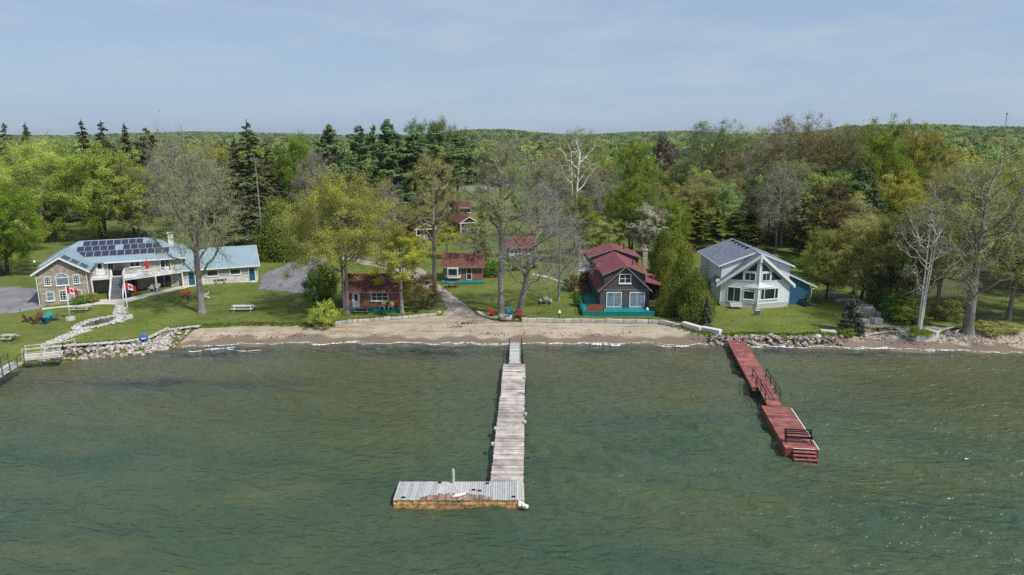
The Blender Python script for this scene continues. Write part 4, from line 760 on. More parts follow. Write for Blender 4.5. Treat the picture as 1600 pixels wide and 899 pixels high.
# houses and the mast far behind the trees
def farhouse(px, py, w_, d, ze, zr, wall, roof, label, yaw=0, lift=0):
    x, y, z = at(px, py); H = empty('house', (x, y, z + lift), R(yaw)); tag(H, label, 'house'); b = MB(); gable_body(b, 0, w_, 0, d, -6, ze, zr); b.build('wall', M_[wall], H); q = gable_quads(0, w_, -.5, d + .5, ze, zr, over=.6); roofslab(H, q, roof, .2)
    for i in range(2): win(H, Fr(), w_ * (.18 + .42 * i), 1.2, w_ * .2, 1.4, 2, 1)
    return H
farhouse(742, 268, 11, 12, 5, 9.5, 'cream', 'darktrim', 'grey-roofed cream house across the road behind the mauve bare tree', 20)
farhouse(1572, 338, 9, 9, 3, 5.5, 'greyside', 'greyside', 'pale grey house half hidden at the right edge behind the big bare tree', -20)
farhouse(1150, 362, 6, 6, 2.6, 4.2, 'brownwood', 'darktrim', 'small dark reddish cabin in the wood behind the slate-roofed chalet', 5)
farhouse(1172, 290, 9, 12, 7, 10.5, 'cream', 'paving', 'beige-roofed house deep in the wood beyond the chalet', 30, 3)
farhouse(1440, 300, 10, 8, 7, 9, 'greyside', 'limestone', 'pale-roofed house showing between the yellow crowns on the right', -10, 3)
tx, ty = (1533 - 800) / FOC / CS * 1500, 1500; mz = float(hgt(tx, ty)); b = MB()
Mt = empty('radio_mast', (tx, ty, mz)); tag(Mt, 'thin steel lattice mast standing on the far right horizon', 'mast'); hh = CAM_H + (217 - 181) / FOC * 1500 - mz
for a_ in range(3):
    c_, s_ = math.cos(a_ * 2.09), math.sin(a_ * 2.09); b.tube((1.1 * c_, 1.1 * s_, -1), (.6 * c_, .6 * s_, hh), .22, .2, 4)
for i in range(24):
    z = hh * i / 24
    for a_ in range(3): c_, s_, c2, s2 = math.cos(a_ * 2.09), math.sin(a_ * 2.09), math.cos((a_ + 1) * 2.09), math.sin((a_ + 1) * 2.09); b.bar((c_, s_, z), (c2 * .9, s2 * .9, z + hh / 24), .14)
b.build('mast_lattice', M_['darktrim'], Mt); b = MB(); b.box(-1.3, 1.3, -1.3, 1.3, hh, hh + 2.6); b.build('antenna_head', M_['iron'], Mt)
# ---------------------------------------------------------------- docks and shore structures
def planks(b, P, Q, w_, bw=.15, gap=.012, z=.7, th=.045, jit=.03, t0=.5, tv=.3):
    """boards laid across the line P->Q (2D), width w_"""
    P = Vector((*P, 0)); Q = Vector((*Q, 0)); L_ = (Q - P).length; d = (Q - P) / L_; n = Vector((-d.y, d.x, 0)); k = int(L_ / bw); r = random.Random(3); run = 0
    for i in range(k):
        if i % 17 == 0: run = r.uniform(-.15, .15)
        b.tone = min(1, max(0, t0 + run + r.uniform(-tv, tv))); c = P + d * (i + .5) * bw; zz = z + r.uniform(-.006, .008); a = c - n * (w_ / 2 + r.uniform(-jit, jit)); e = c + n * (w_ / 2 + r.uniform(-jit, jit))
        b.bar((a.x, a.y, zz - th / 2), (e.x, e.y, zz - th / 2), bw - gap, th)
    b.tone = .5
D = empty('wooden_dock', (0, 0, 0)); tag(D, 'long bleached grey plank dock ending in an L-shaped platform on rusty timbers', 'dock')
b = MB(); planks(b, (.25, 68.9), (-.35, 43.55), 2.3); b.build('walkway_boards', M_['greywood'], D)
b = MB(); planks(b, (-7.85, 42.3), (.85, 42.3), 2.45, .16, .02, .7, .05, .015, .5, .2); b.build('platform_boards', M_['silverwood'], D)
b = MB(); r = random.Random(4)
for k_ in range(30):
    b.tone = r.random(); x = -6.09 + k_ * .16; l = (.25 + .65 * math.sin(math.pi * (k_ + 1) / 31) ** .6) * r.uniform(.75, 1.1); b.box(x, x + .142, 41.065, 41.07 + l, .706, .712)
b.build('worn_boards', M_['wornwood'], D)
b = MB()
for z0, z1, o in ((-.35, .02, .0), (.03, .3, .03), (.31, .62, -.01)):
    x = -7.85
    while x < .8: l = r.uniform(1.6, 3.4); b.tone = r.random(); b.box(x, min(.83, x + l) - .02, 41.12 - o, 41.35 - o, z0, z1); x += l
    b.box(-7.87 + o, -7.6, 41.3, 43.45, z0, z1); b.box(.55, .82 - o, 41.3, 43.45, z0, z1); b.box(-7.6, -1.6, 43.2, 43.45 - o * .5, z0, z1)
b.build('timber_crib', M_['rustwood'], D)
b = MB(); b.box(-7.86, .82, 41.14, 41.2, .022, .03); b.box(-7.84, .8, 41.1, 41.13, .3, .312)
b.build('dark_gap', M_['black'], D)
b = MB()
for i in range(9):
    t_ = i / 8; y = 68.6 - 24.8 * t_; xc = .25 - .6 * t_
    for s in (-1, 1): b.tube((xc + s * 1.02, y, -3), (xc + s * 1.02, y, .62), .09)
    b.box(xc - 1.08, xc + 1.08, y - .08, y + .08, .45, .64)
for s in (-1, 1): b.bar((.25 + s * 1.08, 68.9, .5), (-.35 + s * 1.08, 43.5, .5), .08, .26)
b.build('dock_frame', M_['darktrim'], D)
b = MB(); planks(b, (.42, 76.6), (.28, 69.0), 1.25, .2, .015, .72); o = b.build('ramp_boards', M_['silverwood'], D)
for s in (-1, 1):
    b = MB(); x0 = .35 + s * .72; b.bar((x0 + .08, 77.4, 1.0), (x0 - .05, 69.4, .98), .07)
    for i in range(6): y = 77.3 - i * 1.55; b.bar((x0 + .06, y, -.8), (x0 + .06, y, 1.0), .09)
    b.build('ramp_rail', M_['iron'], D)
b = MB(); [b.box(x - .1, x + .1, y - .18, y + .18, .75, .9) for x, y in ((1.28, 64.5), (1.2, 55.2), (-1.35, 52.2), (-1.5, 49.3), (1.1, 53.5))]; b.build('dock_bumper', M_['concrete'], D)
b = MB()
for x, y in ((-1.05, 60.0), (1.25, 60.2)): b.bar((x, y, .7), (x, y, 1.55), .09); b.bar((x - .02, y - .5, .75), (x, y, 1.3), .05)
b.build('mooring_post', M_['iron'], D)
b = MB(); b.tube((-4.05, 43.3, .3), (-4.05, 43.3, 1.75), .09); b.tube((-4.05, 43.3, 1.3), (-4.05, 43.3, 1.6), .11); b.build('white_post', M_['concrete'], D)
b = MB(); b.tube((.45, 41.2, .55), (.85, 40.95, .3), .14); b.tube((.85, 40.95, .3), (1.05, 41.0, .25), .17, .12); b.tube((.5, 41.15, .6), (.5, 40.98, .3), .12); b.build('dock_fender', M_['white'], D)
b = MB(); [b.box(x - .12, x + .12, y - .04, y + .04, .72, .8) for x, y in ((-2.6, 42.3), (-1.7, 43.2), (-5.0, 43.3), (-7.2, 41.3), (.1, 41.4), (-2.2, 42.2), (1.18, 57), (1.2, 51), (1.15, 47))]; b.build('cleat', M_['iron'], D)
b = MB(); b.add([(-.02, 0, 0), (.5, .12, .1), (1.0, .42, .02), (.95, .5, .02), (.4, .3, .12), (0, .1, .02)], [(0, 1, 2, 3, 4, 5)]); b.M = Matrix.Identity(4); bo = b
st = MB(Matrix.Translation((-3.95, 41.25, .76)) @ Matrix.Rotation(R(28), 4, 'Z')); st.prism([(0, 0, 0), (.35, -.1, 0), (.8, -.08, 0), (1.0, .02, 0), (.7, .13, 0), (.25, .12, 0)], (0, 0, .12)); tag(st.build('fender_board', M_['white'], None, bevel=.02), 'small white board lying on the worn end of the wooden dock', 'board')
# red dock
D2 = empty('red_dock', (0, 0, 0)); tag(D2, 'long faded red painted dock with a black-railed gangway and wider float at its end', 'dock')
b = MB(); planks(b, (26.4, 77.3), (24.0, 61.7), 2.05, .28, .004, .75, .05, .004, .5, .1); b.build('walkway_boards', M_['redpaint'], D2)
b = MB(); [b.bar((26.4 + s * 1.0, 77.3, .55), (24.0 + s * 1.0, 61.7, .55), .06, .32) for s in (-1, 1)]; [b.bar((26.4 - 2.4 * i / 5 - 1, 77 - 15.2 * i / 5, .5), (26.4 - 2.4 * i / 5 + 1, 77 - 15.2 * i / 5, .5), .12, .2) for i in range(6)]; b.build('side_beams', M_['brownwood'], D2)
b = MB(); [b.tube((26.3 - 2.4 * i / 5 + s * .85, 76 - 14 * i / 5, -3), (26.3 - 2.4 * i / 5 + s * .85, 76 - 14 * i / 5, .6), .07) for i in range(6) for s in (-1, 1)]; b.build('dock_legs', M_['iron'], D2)
b = MB(); planks(b, (24.4, 63.2), (23.35, 57.1), 1.25, .28, .004, .83, .05, .004, .55, .1); b.build('gangway', M_['redpaint'], D2)
for s in (-1, 1):
    b = MB(); A0 = Vector((24.35 + s * .66, 63.9, .85)); B0 = Vector((23.5 + s * .66, 58.0, .85)); up = Vector((0, 0, 1))
    for h_ in (1.05, .55): b.bar(A0 + up * h_, B0 + up * h_, .05)
    for i in range(4): p = A0.lerp(B0, i / 3); b.bar(p, p + up * 1.08, .055)
    b.build('gangway_railing', M_['iron'], D2)
fdir = Vector((21.1 - 22.3, 48.6 - 57.1, 0)).normalized(); ang = math.atan2(-fdir.x, -fdir.y) * -1
FM = Matrix.Translation((23.5, 57.15, 0)) @ Matrix.Rotation(math.atan2(fdir.y, fdir.x) + math.pi / 2, 4, 'Z')       # local -y runs out along the float
b = MB(FM); r = random.Random(8)
for i in range(30): b.tone = .5 + r.uniform(-.2, .2); b.box(-1.25, 1.25, -8.62 + i * .2875, -8.62 + i * .2875 + .284, .66, .71)
b.build('float_deck', M_['redpaint'], D2)
b = MB(FM); [b.box(x0, x1, y0, y1, -.3, .655) for x0, x1, y0, y1 in ((-1.24, -1.12, -8.6, -.02), (1.12, 1.24, -8.6, -.02), (-1.11, 1.11, -.14, -.02), (-1.11, -.72, -8.6, -8.47), (.98, 1.11, -8.6, -8.47), (-1.1, 1.1, -8.4, -8.2))]; b.build('float_sides', M_['brownwood'], D2)
b = MB(FM); [b.box(-.7, .95, -8.64 - .26 * (i + 1) + .02, -8.64 - .26 * i + .03, .5 - .2 * i, .56 - .2 * i) for i in range(4)]; b.box(-.72, -.66, -9.5, -8.64, -.4, .2); b.box(.92, .98, -9.5, -8.64, -.4, .2); b.build('steps', M_['redpaint'], D2)
b = MB(FM); b.box(1.2, 1.27, -8.62, -.3, .715, .745); b.box(-.68, .93, -8.65, -8.58, .715, .74); b.build('edge_strip', M_['white'], D2)
def bench(loc, rz, label, m='iron', L_=1.9, back=True, cat='bench', slat='iron'):
    B = empty('bench', loc, rz); tag(B, label, cat); b = MB()
    for i in range(4): b.box(-L_ / 2, L_ / 2, -.2 + i * .11, -.12 + i * .11, .42, .46)
    b.build('seat', M_[slat], B)
    if back: b = MB(); [b.box(-L_ / 2, L_ / 2, .28 + i * .02, .31 + i * .02, .58 + i * .16, .68 + i * .16) for i in range(3)]; b.build('backrest', M_[slat], B)
    for s in (-1, 1): b = MB(); x = s * (L_ / 2 - .1); b.bar((x, -.2, 0), (x, -.2, .62), .06); b.bar((x, .24, 0), (x, .34, .98), .06); b.bar((x, -.24, .62), (x, .3, .62), .06); b.bar((x, -.2, .4), (x, .26, .4), .05); b.build('leg', M_[m], B)
    return B
p = FM @ Vector((0, -7.5, .712)); bench(p, math.atan2(fdir.y, fdir.x) + math.pi / 2, 'black iron bench near the end of the red dock', L_=2.1)
# boardwalk in the lower left corner
BW = empty('boardwalk', (0, 0, 0)); tag(BW, 'pale wooden boardwalk with thin railings along the rocks in the lower left corner', 'boardwalk')
p0, p1 = Vector((*atz(-90, 640, .9), .9)), Vector((*atz(26, 566, 1.35), 1.35)); p2 = Vector((*atz(38, 557, 1.4), 1.4)); p3 = Vector((*atz(97, 551, 1.4), 1.4))
b = MB(); d = (p1 - p0); L_ = d.length
for i in range(int(L_ / .2)):
    b.tone = .5 + random.uniform(-.2, .2); c = p0 + d * ((i + .5) * .2 / L_); n = Vector((-d.y, d.x, 0)).normalized(); b.bar(c - n * .75, c + n * .75, .19, .05)
b.build('ramp_boards', M_['silverwood'], BW)
b = MB(); d = p3 - p2; L_ = d.length
for i in range(int(L_ / .2) + 1):
    b.tone = .5 + random.uniform(-.2, .2); c = p2 + d * (i * .2 / L_); n = Vector((-d.y, d.x, 0)).normalized(); b.bar(c - n * .6, c + n * .75, .19, .05)
b.tone = .5; n = Vector((-d.y, d.x, 0)).normalized(); b.bar(p2 - n * .62 - Vector((0, 0, .16)), p3 - n * .62 - Vector((0, 0, .16)), .06, .3); b.build('platform', M_['paving'], BW)
up = Vector((0, 0, 1))
def rl(pts, mname='tablewood', nm='railing'):
    b = MB()
    for a, c in zip(pts[:-1], pts[1:]):
        b.bar(a + up * .95, c + up * .95, .07); b.bar(a + up * .5, c + up * .5, .05); k_ = max(1, int((c - a).length / 1.3))
        for i in range(k_ + 1): q_ = a.lerp(c, i / k_); b.bar(q_ - up * .3, q_ + up * 1.0, .08)
    b.build(nm, M_[mname], BW)
d = p1 - p0; nn = Vector((-d.y, d.x, 0)).normalized()
rl([p0 - nn * .75, p1 - nn * .75], 'darkwood'); rl([p0 + nn * .75, p1 + nn * .75], 'darkwood'); d = p3 - p2; n = Vector((-d.y, d.x, 0)).normalized(); rl([p2 - n * .6, p3 - n * .6], 'paving'); rl([p2 + n * .75, p3 + n * .75, p3 + n * 1.6 + Vector((.9, .4, 0))], 'paving')

# ---------------------------------------------------------------- rocks and walls
def rockmesh(seed, jag=.28, sub=2):
    import bmesh
    bm = bmesh.new(); bmesh.ops.create_icosphere(bm, subdivisions=sub, radius=.5); r = np.random.default_rng(seed); ph = r.random((6, 3)) * 6; dr = r.normal(0, 1, (6, 3))
    cuts = [(Vector(r.normal(0, 1, 3)).normalized(), .3 + .12 * r.random()) for _ in range(7)]
    for v in bm.verts:
        for n, dd in cuts:
            k_ = v.co.dot(n) - dd
            if k_ > 0: v.co -= n * k_
        c = v.co; v.co = c * (1 + jag * .3 * sum(math.sin(c.dot(Vector(dr[i])) * 5 + ph[i][0]) for i in range(4)) / 2)
    me = bpy.data.meshes.new('rock'); bm.to_mesh(me); bm.free(); return me
rmesh = []
for i in range(7):
    me = rockmesh(20 + i, .25, 2); a = me.attributes.new('tone', 'FLOAT', 'FACE'); a.data.foreach_set('value', [.2 + .1 * i] * len(me.polygons)); me.materials.append(M_['rock']); rmesh.append(me)
def stone_at(x, y, z, s, label, group, m=None, nm='boulder', sq=None, cat='rock', rz=None):
    o = link(nm, random.choice(rmesh)); o.location = (x, y, z); o.scale = sq or (s * random.uniform(.85, 1.3), s * random.uniform(.75, 1.1), s * random.uniform(.6, .95)); o.rotation_euler = (random.uniform(-.4, .4), random.uniform(-.4, .4), random.random() * 6.28 if rz is None else rz)
    if m: o.material_slots[0].link = 'OBJECT'; o.material_slots[0].material = M_[m]
    tag(o, label, cat, group); return o
def rip(x0, x1, n, s0, s1, label, group, m2='rock', frac=.5):
    for i in range(n):
        x = random.uniform(x0, x1); S_, E_ = float(shore(x)), float(edge(x)); t = random.uniform(-.15, 1.02); y = S_ + (E_ - S_) * t; stone_at(x, y, max(float(hgt(x, y)), -.15) + .1 + .2 * max(0, t) * (1 - max(0, t)), random.uniform(s0, s1), label, group, m2 if random.random() < frac * (.2 + t) else None)
rip(-52.5, -46.5, 110, .3, .7, 'brown and grey boulder in the rock bank beside the boardwalk', 'boulders of the left rock bank beside the boardwalk', 'whiterock', .15)
rip(-46.5, -39.6, 160, .28, .62, 'angular grey boulder in the rock bank between boardwalk and beach', 'boulders of the left rock bank', 'whiterock', .35)
rip(23.5, 39.5, 120, .3, .8, 'brown boulder in the rock wall below the chalet lawn', 'boulders of the right rock wall', 'whiterock', .2)
def rubble(name, pts, s0, s1, m, label, cat='rubble'):
    base = [np.array([v.co[:] for v in q.vertices]) for q in rmesh[:1]]; me0 = rockmesh(3, .2, 1); bv = np.array([v.co[:] for v in me0.vertices]); bf = np.array([p.vertices[:] for p in me0.polygons]); V = []; F = []; T = []
    r = np.random.default_rng(9)
    for i, (x, y, z) in enumerate(pts):
        s = r.uniform(s0, s1); a = r.random() * 6.28; Rm = np.array([[math.cos(a), -math.sin(a), 0], [math.sin(a), math.cos(a), 0], [0, 0, 1]]); v = (bv * np.array([s * r.uniform(.8, 1.4), s, s * .7])) @ Rm.T + [x, y, z]; F.append(bf + len(bv) * i); V.append(v); T += [r.random()] * len(bf)
    tag(link(name, mesh_arrays(name, np.concatenate(V), np.concatenate(F), T, m)), label, cat, kind='stuff')
def scatter(poly, n, zoff=.05):
    P = np.array([at(*p)[:2] for p in poly]); out_ = []; lo, hi = P.min(0), P.max(0)
    while len(out_) < n:
        x, y = random.uniform(lo[0], hi[0]), random.uniform(lo[1], hi[1]); c_ = False; j = len(P) - 1
        for i in range(len(P)):
            if (P[i][1] > y) != (P[j][1] > y) and x < (P[j][0] - P[i][0]) * (y - P[i][1]) / (P[j][1] - P[i][1]) + P[i][0]: c_ = not c_
            j = i
        if c_: out_.append((x, y, float(hgt(x, y)) + zoff))
    return out_
rubble('limestone_rubble', scatter([(224, 532), (244, 521), (262, 516), (272, 522), (268, 536), (255, 545), (235, 551), (222, 545)], 900) + [(x, float(edge(x)) - random.uniform(-.5, .35), float(edge(x)) * 0 + 1.12) for x in np.random.uniform(-52, -39, 900)], .14, .32, M_['whiterock'], 'white limestone rubble heaped where the left rock bank meets the beach')
rubble('shore_cobbles', scatter([(1330, 530), (1390, 520), (1440, 526), (1520, 522), (1600, 524), (1600, 538), (1500, 536), (1400, 538)], 500) + [(x, float(shore(x)) + (float(edge(x)) - float(shore(x))) * random.uniform(.1, 1), float(hgt(x, float(shore(x)) + .6)) + random.uniform(0, .5)) for x in np.random.uniform(23.5, 38.5, 700)], .1, .34, M_['rock'], 'loose brown cobbles scattered along the right shore')
P_ = []
for (x, y, z) in scatter([(60, 542), (80, 532), (100, 524), (118, 516), (128, 508), (145, 511), (126, 522), (105, 531), (85, 541)], 420): P_.append((x, y, z + .03))
pc = np.array(at(155, 505)[:2]); pax = Vector((at(180, 497)[0] - at(128, 513)[0], at(180, 497)[1] - at(128, 513)[1])); 
pa = math.atan2(pax.y, pax.x); pr_ = (pax.length / 2, .95)
for i in range(650):
    a = random.random() * 6.283; k_ = random.uniform(1.06, 1.38); x = pr_[0] * k_ * math.cos(a); y = (pr_[1] + .55 * (k_ - 1) * 3) * k_ * math.sin(a); X_ = pc[0] + x * math.cos(pa) - y * math.sin(pa); Y_ = pc[1] + x * math.sin(pa) + y * math.cos(pa); P_.append((X_, Y_, float(hgt(X_, Y_)) + .12))
rubble('path_stones', P_ + scatter([(180, 476), (196, 475), (197, 488), (200, 500), (190, 505), (178, 500), (176, 490)], 260), .14, .34, M_['whiterock'], 'pale stones edging the pond and its garden path')
pz = float(hgt(*pc)) + .1; V = [(pc[0] + pr_[0] * 1.05 * math.cos(a) * math.cos(pa) - pr_[1] * 1.08 * math.sin(a) * math.sin(pa), pc[1] + pr_[0] * 1.05 * math.cos(a) * math.sin(pa) + pr_[1] * 1.08 * math.sin(a) * math.cos(pa), pz) for a in np.linspace(0, 2 * math.pi, 40, endpoint=False)]
b = MB(); b.prism([(x, y, z - .4) for x, y, z in V], (0, 0, .42)); tag(b.build('pond_water', M_['poolwater']), kind='structure')
def wall_run(pts, h_, d_, bw, label, m='limestone', nm='retaining_wall', zoff=-.3):
    b = MB(); P = [Vector(at(*p)[:2]) for p in pts]; r = random.Random(len(label))
    for a, c in zip(P[:-1], P[1:]):
        L_ = (c - a).length; x = 0; d = (c - a) / L_; n = Vector((-d.y, d.x))
        while x < L_ - .1:
            l = min(bw * r.uniform(.7, 1.35), L_ - x); q = a + d * x; e = a + d * (x + l - .03); z = max(float(hgt(*(q + n * .6))), .7); hh = h_ * r.uniform(.85, 1.1); b.tone = r.uniform(.25, .8); o1 = r.uniform(-.06, .06)
            b.prism([(q.x - n.x * o1, q.y - n.y * o1, z + zoff), (e.x - n.x * o1, e.y - n.y * o1, z + zoff), (e.x + n.x * d_, e.y + n.y * d_, z + zoff), (q.x + n.x * d_, q.y + n.y * d_, z + zoff)], (0, 0, hh)); x += l
    tag(b.build(nm, M_[m], bevel=.025), label, 'retaining wall')
wall_run([(815, 504), (870, 505), (930, 505), (985, 506), (1030, 507), (1052, 512)], .48, .5, 1.1, 'retaining wall of squared grey stone blocks in front of the dark cottage')
wall_run([(523, 508), (560, 505), (600, 502), (645, 498), (680, 494), (690, 489)], .38, .4, .7, 'low rough stone retaining wall in front of the brick cottage nearest the beach')
wall_run([(744, 488), (752, 494), (765, 499), (785, 501), (805, 502), (822, 501)], .3, .45, .6, 'low pale stone kerb curving round the fire pit')
for i, (a, c, lab) in enumerate((((1064, 512), (1093, 518), 'long pale limestone block in the shore wall, the one nearer the cedar hedge'), ((1094, 519), (1124, 529), 'long pale limestone block in the shore wall, the one nearer the red dock'),
        ((1404, 522), (1431, 535), 'long pale block set diagonally below the white birch'), ((1432, 535), (1462, 534), 'long pale block lying flat along the beach below the white birch'), ((1446, 521), (1463, 532), 'long pale block closing the right side of the bed under the white birch'),
        ((1283, 520), (1308, 522), 'flat pale slab lying on the rock wall left of the small spruce'), ((1030, 508), (1062, 512), 'rough grey block where the stone wall meets the cedar hedge'))):
    A_, C_ = at(*a), at(*c); d = Vector((C_[0] - A_[0], C_[1] - A_[1])); L_ = d.length; M = Matrix.Translation((A_[0], A_[1], max(A_[2], .75))) @ Matrix.Rotation(math.atan2(d.y, d.x), 4, 'Z'); b = MB(M); h_ = .55 if i not in (5,) else .2; b.tone = .8 if i < 5 else .5; b.box(0, L_ - .05, 0, .75, -.4, h_ - .1 if i != 5 else .25); tag(b.build('limestone_block', M_['concrete' if i < 6 else 'limestone'], bevel=.04), lab, 'stone block')
# stack of cut blocks right of the chalet
bl = [((1340, 487), 1.3, .5), ((1354, 484), 1.4, .5), ((1340, 497), 1.2, .5), ((1356, 494), 1.5, .9), ((1349, 506), 1.2, .6), ((1363, 505), .7, .6), ((1371, 506), 1.0, .6), ((1372, 496), .5, .45), ((1331, 478), 1.6, .3), ((1318, 471), 2.2, .3), ((1301, 464), 2.4, .3), ((1345, 478), 1.2, .45)]
for (px, py), w_, h_ in bl:
    x, y, z = at(px, py); b = MB(Matrix.Translation((x, y, z)) @ Matrix.Rotation(random.uniform(-.3, .2), 4, 'Z')); b.tone = random.uniform(.4, .9); b.box(-w_ / 2, w_ / 2, -.4, .4, -.2, h_ + random.uniform(0, .3)); tag(b.build('limestone_block', M_['limestone'], bevel=.04), 'cut grey limestone block in the stepped pile behind the small spruce', 'stone block', 'blocks in the stepped pile behind the small spruce')

# ---------------------------------------------------------------- garden things
def adirondack(px, py, rz, m, label, loc=None, sc=1.0):
    A = empty('adirondack_chair', loc or at(px, py), rz); A.scale = (sc,) * 3; tag(A, label, 'chair'); b = MB(); c = M_[m]
    for i in range(5): b.bar((-.27, -.34 + i * .12, .40 - i * .035), (.27, -.34 + i * .12, .40 - i * .035), .105, .025)
    b.build('seat', c, A); b = MB()
    for i in range(5): x = -.24 + i * .12; b.bar((x, .16, .27), (x * 1.25, .52, 1.0 - abs(i - 2) * .05), .1, .025, up=(0, 1, .4))
    b.bar((-.3, .36, .66), (.3, .36, .66), .05); b.build('backrest', c, A)
    for s in (-1, 1):
        b = MB(); b.bar((s * .36, -.42, .58), (s * .36, .38, .58), .14, .03); b.build('arm', c, A); b = MB(); b.bar((s * .33, -.34, 0), (s * .33, -.34, .57), .09, .04); b.build('leg', c, A); b = MB(); b.bar((s * .29, -.36, .38), (s * .29, .55, .02), .05, .1); b.build('leg', c, A)
    return A
def picnic(px, py, rz, label, m='tablewood', L_=2.3, loc=None):
    T_ = empty('picnic_table', loc or at(px, py), rz); tag(T_, label, 'picnic table'); b = MB()
    for i in range(5): b.tone = random.uniform(.3, .8); b.box(-L_ / 2, L_ / 2, -.37 + i * .15, -.24 + i * .15, .72, .76)
    b.build('tabletop', M_[m], T_)
    for s in (-1, 1): b = MB(); [b.box(-L_ / 2, L_ / 2, s * .72 - .14 + i * .145, s * .72 - .005 + i * .145, .42, .46) for i in range(2)]; b.build('bench_seat', M_[m], T_)
    for s in (-1, 1): b = MB(); x = s * (L_ / 2 - .35); b.bar((x, -.3, .72), (x, -.72, 0), .09, .05); b.bar((x, .3, .72), (x, .72, 0), .09, .05); b.bar((x + .05, -.85, .4), (x + .05, .85, .4), .05, .09); b.build('leg', M_[m], T_)
    return T_
picnic(128, 487, R(10), 'pale wooden picnic table on the lawn left of the pond', 'tablewood'); picnic(381, 486, R(2), 'white wooden picnic table alone on the open lawn in front of the garage', 'white', 2.9); picnic(566, 490, R(0), 'dark weathered picnic table in front of the turquoise deck of the brick cottage', 'darkwood'); picnic(853, 474, R(90), 'greenish grey picnic table seen end-on on the lawn left of the dark cottage', 'tablewood', 1.9)
picnic(708, 449, R(20), 'dark green picnic table behind the small leafy tree at the dirt track', 'darkwood', 1.8); picnic(345, 443, R(24), 'low pale picnic table against the garage wall', 'tablewood', 1.9); picnic(15, 533, R(0), 'small grey picnic table at the left edge of the lawn', 'tablewood', 1.5)
for px, py, rz, m, l in ((44, 503, 100, 'brownch', 'reddish brown lawn chair at the left end of the lawn chair circle'), (56, 506, 150, 'brownch', 'reddish brown lawn chair second from the left in the circle'), (62, 500, 20, 'brownch', 'dark brown lawn chair at the back of the circle'),
        (75, 500, 10, 'tealch', 'bright turquoise lawn chair in the circle beside the flag pole'), (85, 501, -60, 'navych', 'navy blue lawn chair at the right end of the lawn chair circle'), (71, 506, 170, 'navych', 'navy blue lawn chair at the front of the lawn chair circle'),
        (289, 464, 60, 'orangech', 'orange lawn chair on the left of the group near the big budding tree'), (294, 463, 5, 'orangech', 'orange lawn chair at the back of the group near the big budding tree'), (309, 466, -30, 'orangech', 'orange brown lawn chair right beside the trunk of the big tree'), (321, 466, -60, 'white', 'white lawn chair right of the trunk of the big tree'), (297, 469, 160, 'greystair', 'grey lawn chair facing the two orange chairs'),
        (769, 493, 50, 'redch', 'bright red lawn chair left of the fire pit'), (797, 492, -5, 'skych', 'sky blue lawn chair behind the fire pit'), (811, 496, -15, 'redch', 'dark red lawn chair at the foot of the leaning tree'), (225, 531, 30, 'bluech', 'cobalt blue lawn chair alone on the lawn above the rock bank'), (238, 455, 10, 'paving', 'beige lawn chair on the patio under the deck, the left one'), (246, 453.5, 10, 'paving', 'beige lawn chair on the patio under the deck, the right one')):
    adirondack(px, py, R(rz), m, l)
for i, (dx_, m, l) in enumerate(((5.15, 'yellowch', 'pale yellow lawn chair on the turquoise deck under the three-part window'), (6.3, 'yellowch', 'tan lawn chair at the right end of the brick cottage deck'), (.35, 'bluech', 'cobalt blue lawn chair at the left end of the brick cottage deck'))):
    adirondack(0, 0, R(-10 + 15 * i), m, l, tuple(lp(CA, dx_, -.75, .03)))
# fire pit
x, y, z = at(790, 497); Fp = empty('fire_pit', (x, y, z)); tag(Fp, 'round stone fire pit between the lawn chairs at the beach edge', 'fire pit'); b = MB()
for i in range(14): a = i / 14 * 6.283; b.tone = random.random(); b.M = Matrix.Translation((.75 * math.cos(a), .75 * math.sin(a), 0)) @ Matrix.Rotation(a, 4, 'Z'); b.box(-.12, .12, -.16, .16, -.1, .32 + random.uniform(-.03, .03))
b.build('stone_ring', M_['limestone'], Fp, bevel=.02); b = MB(); b.tube((0, 0, 0), (0, 0, .1), .62, .62, 16); b.build('ash', M_['black'], Fp)
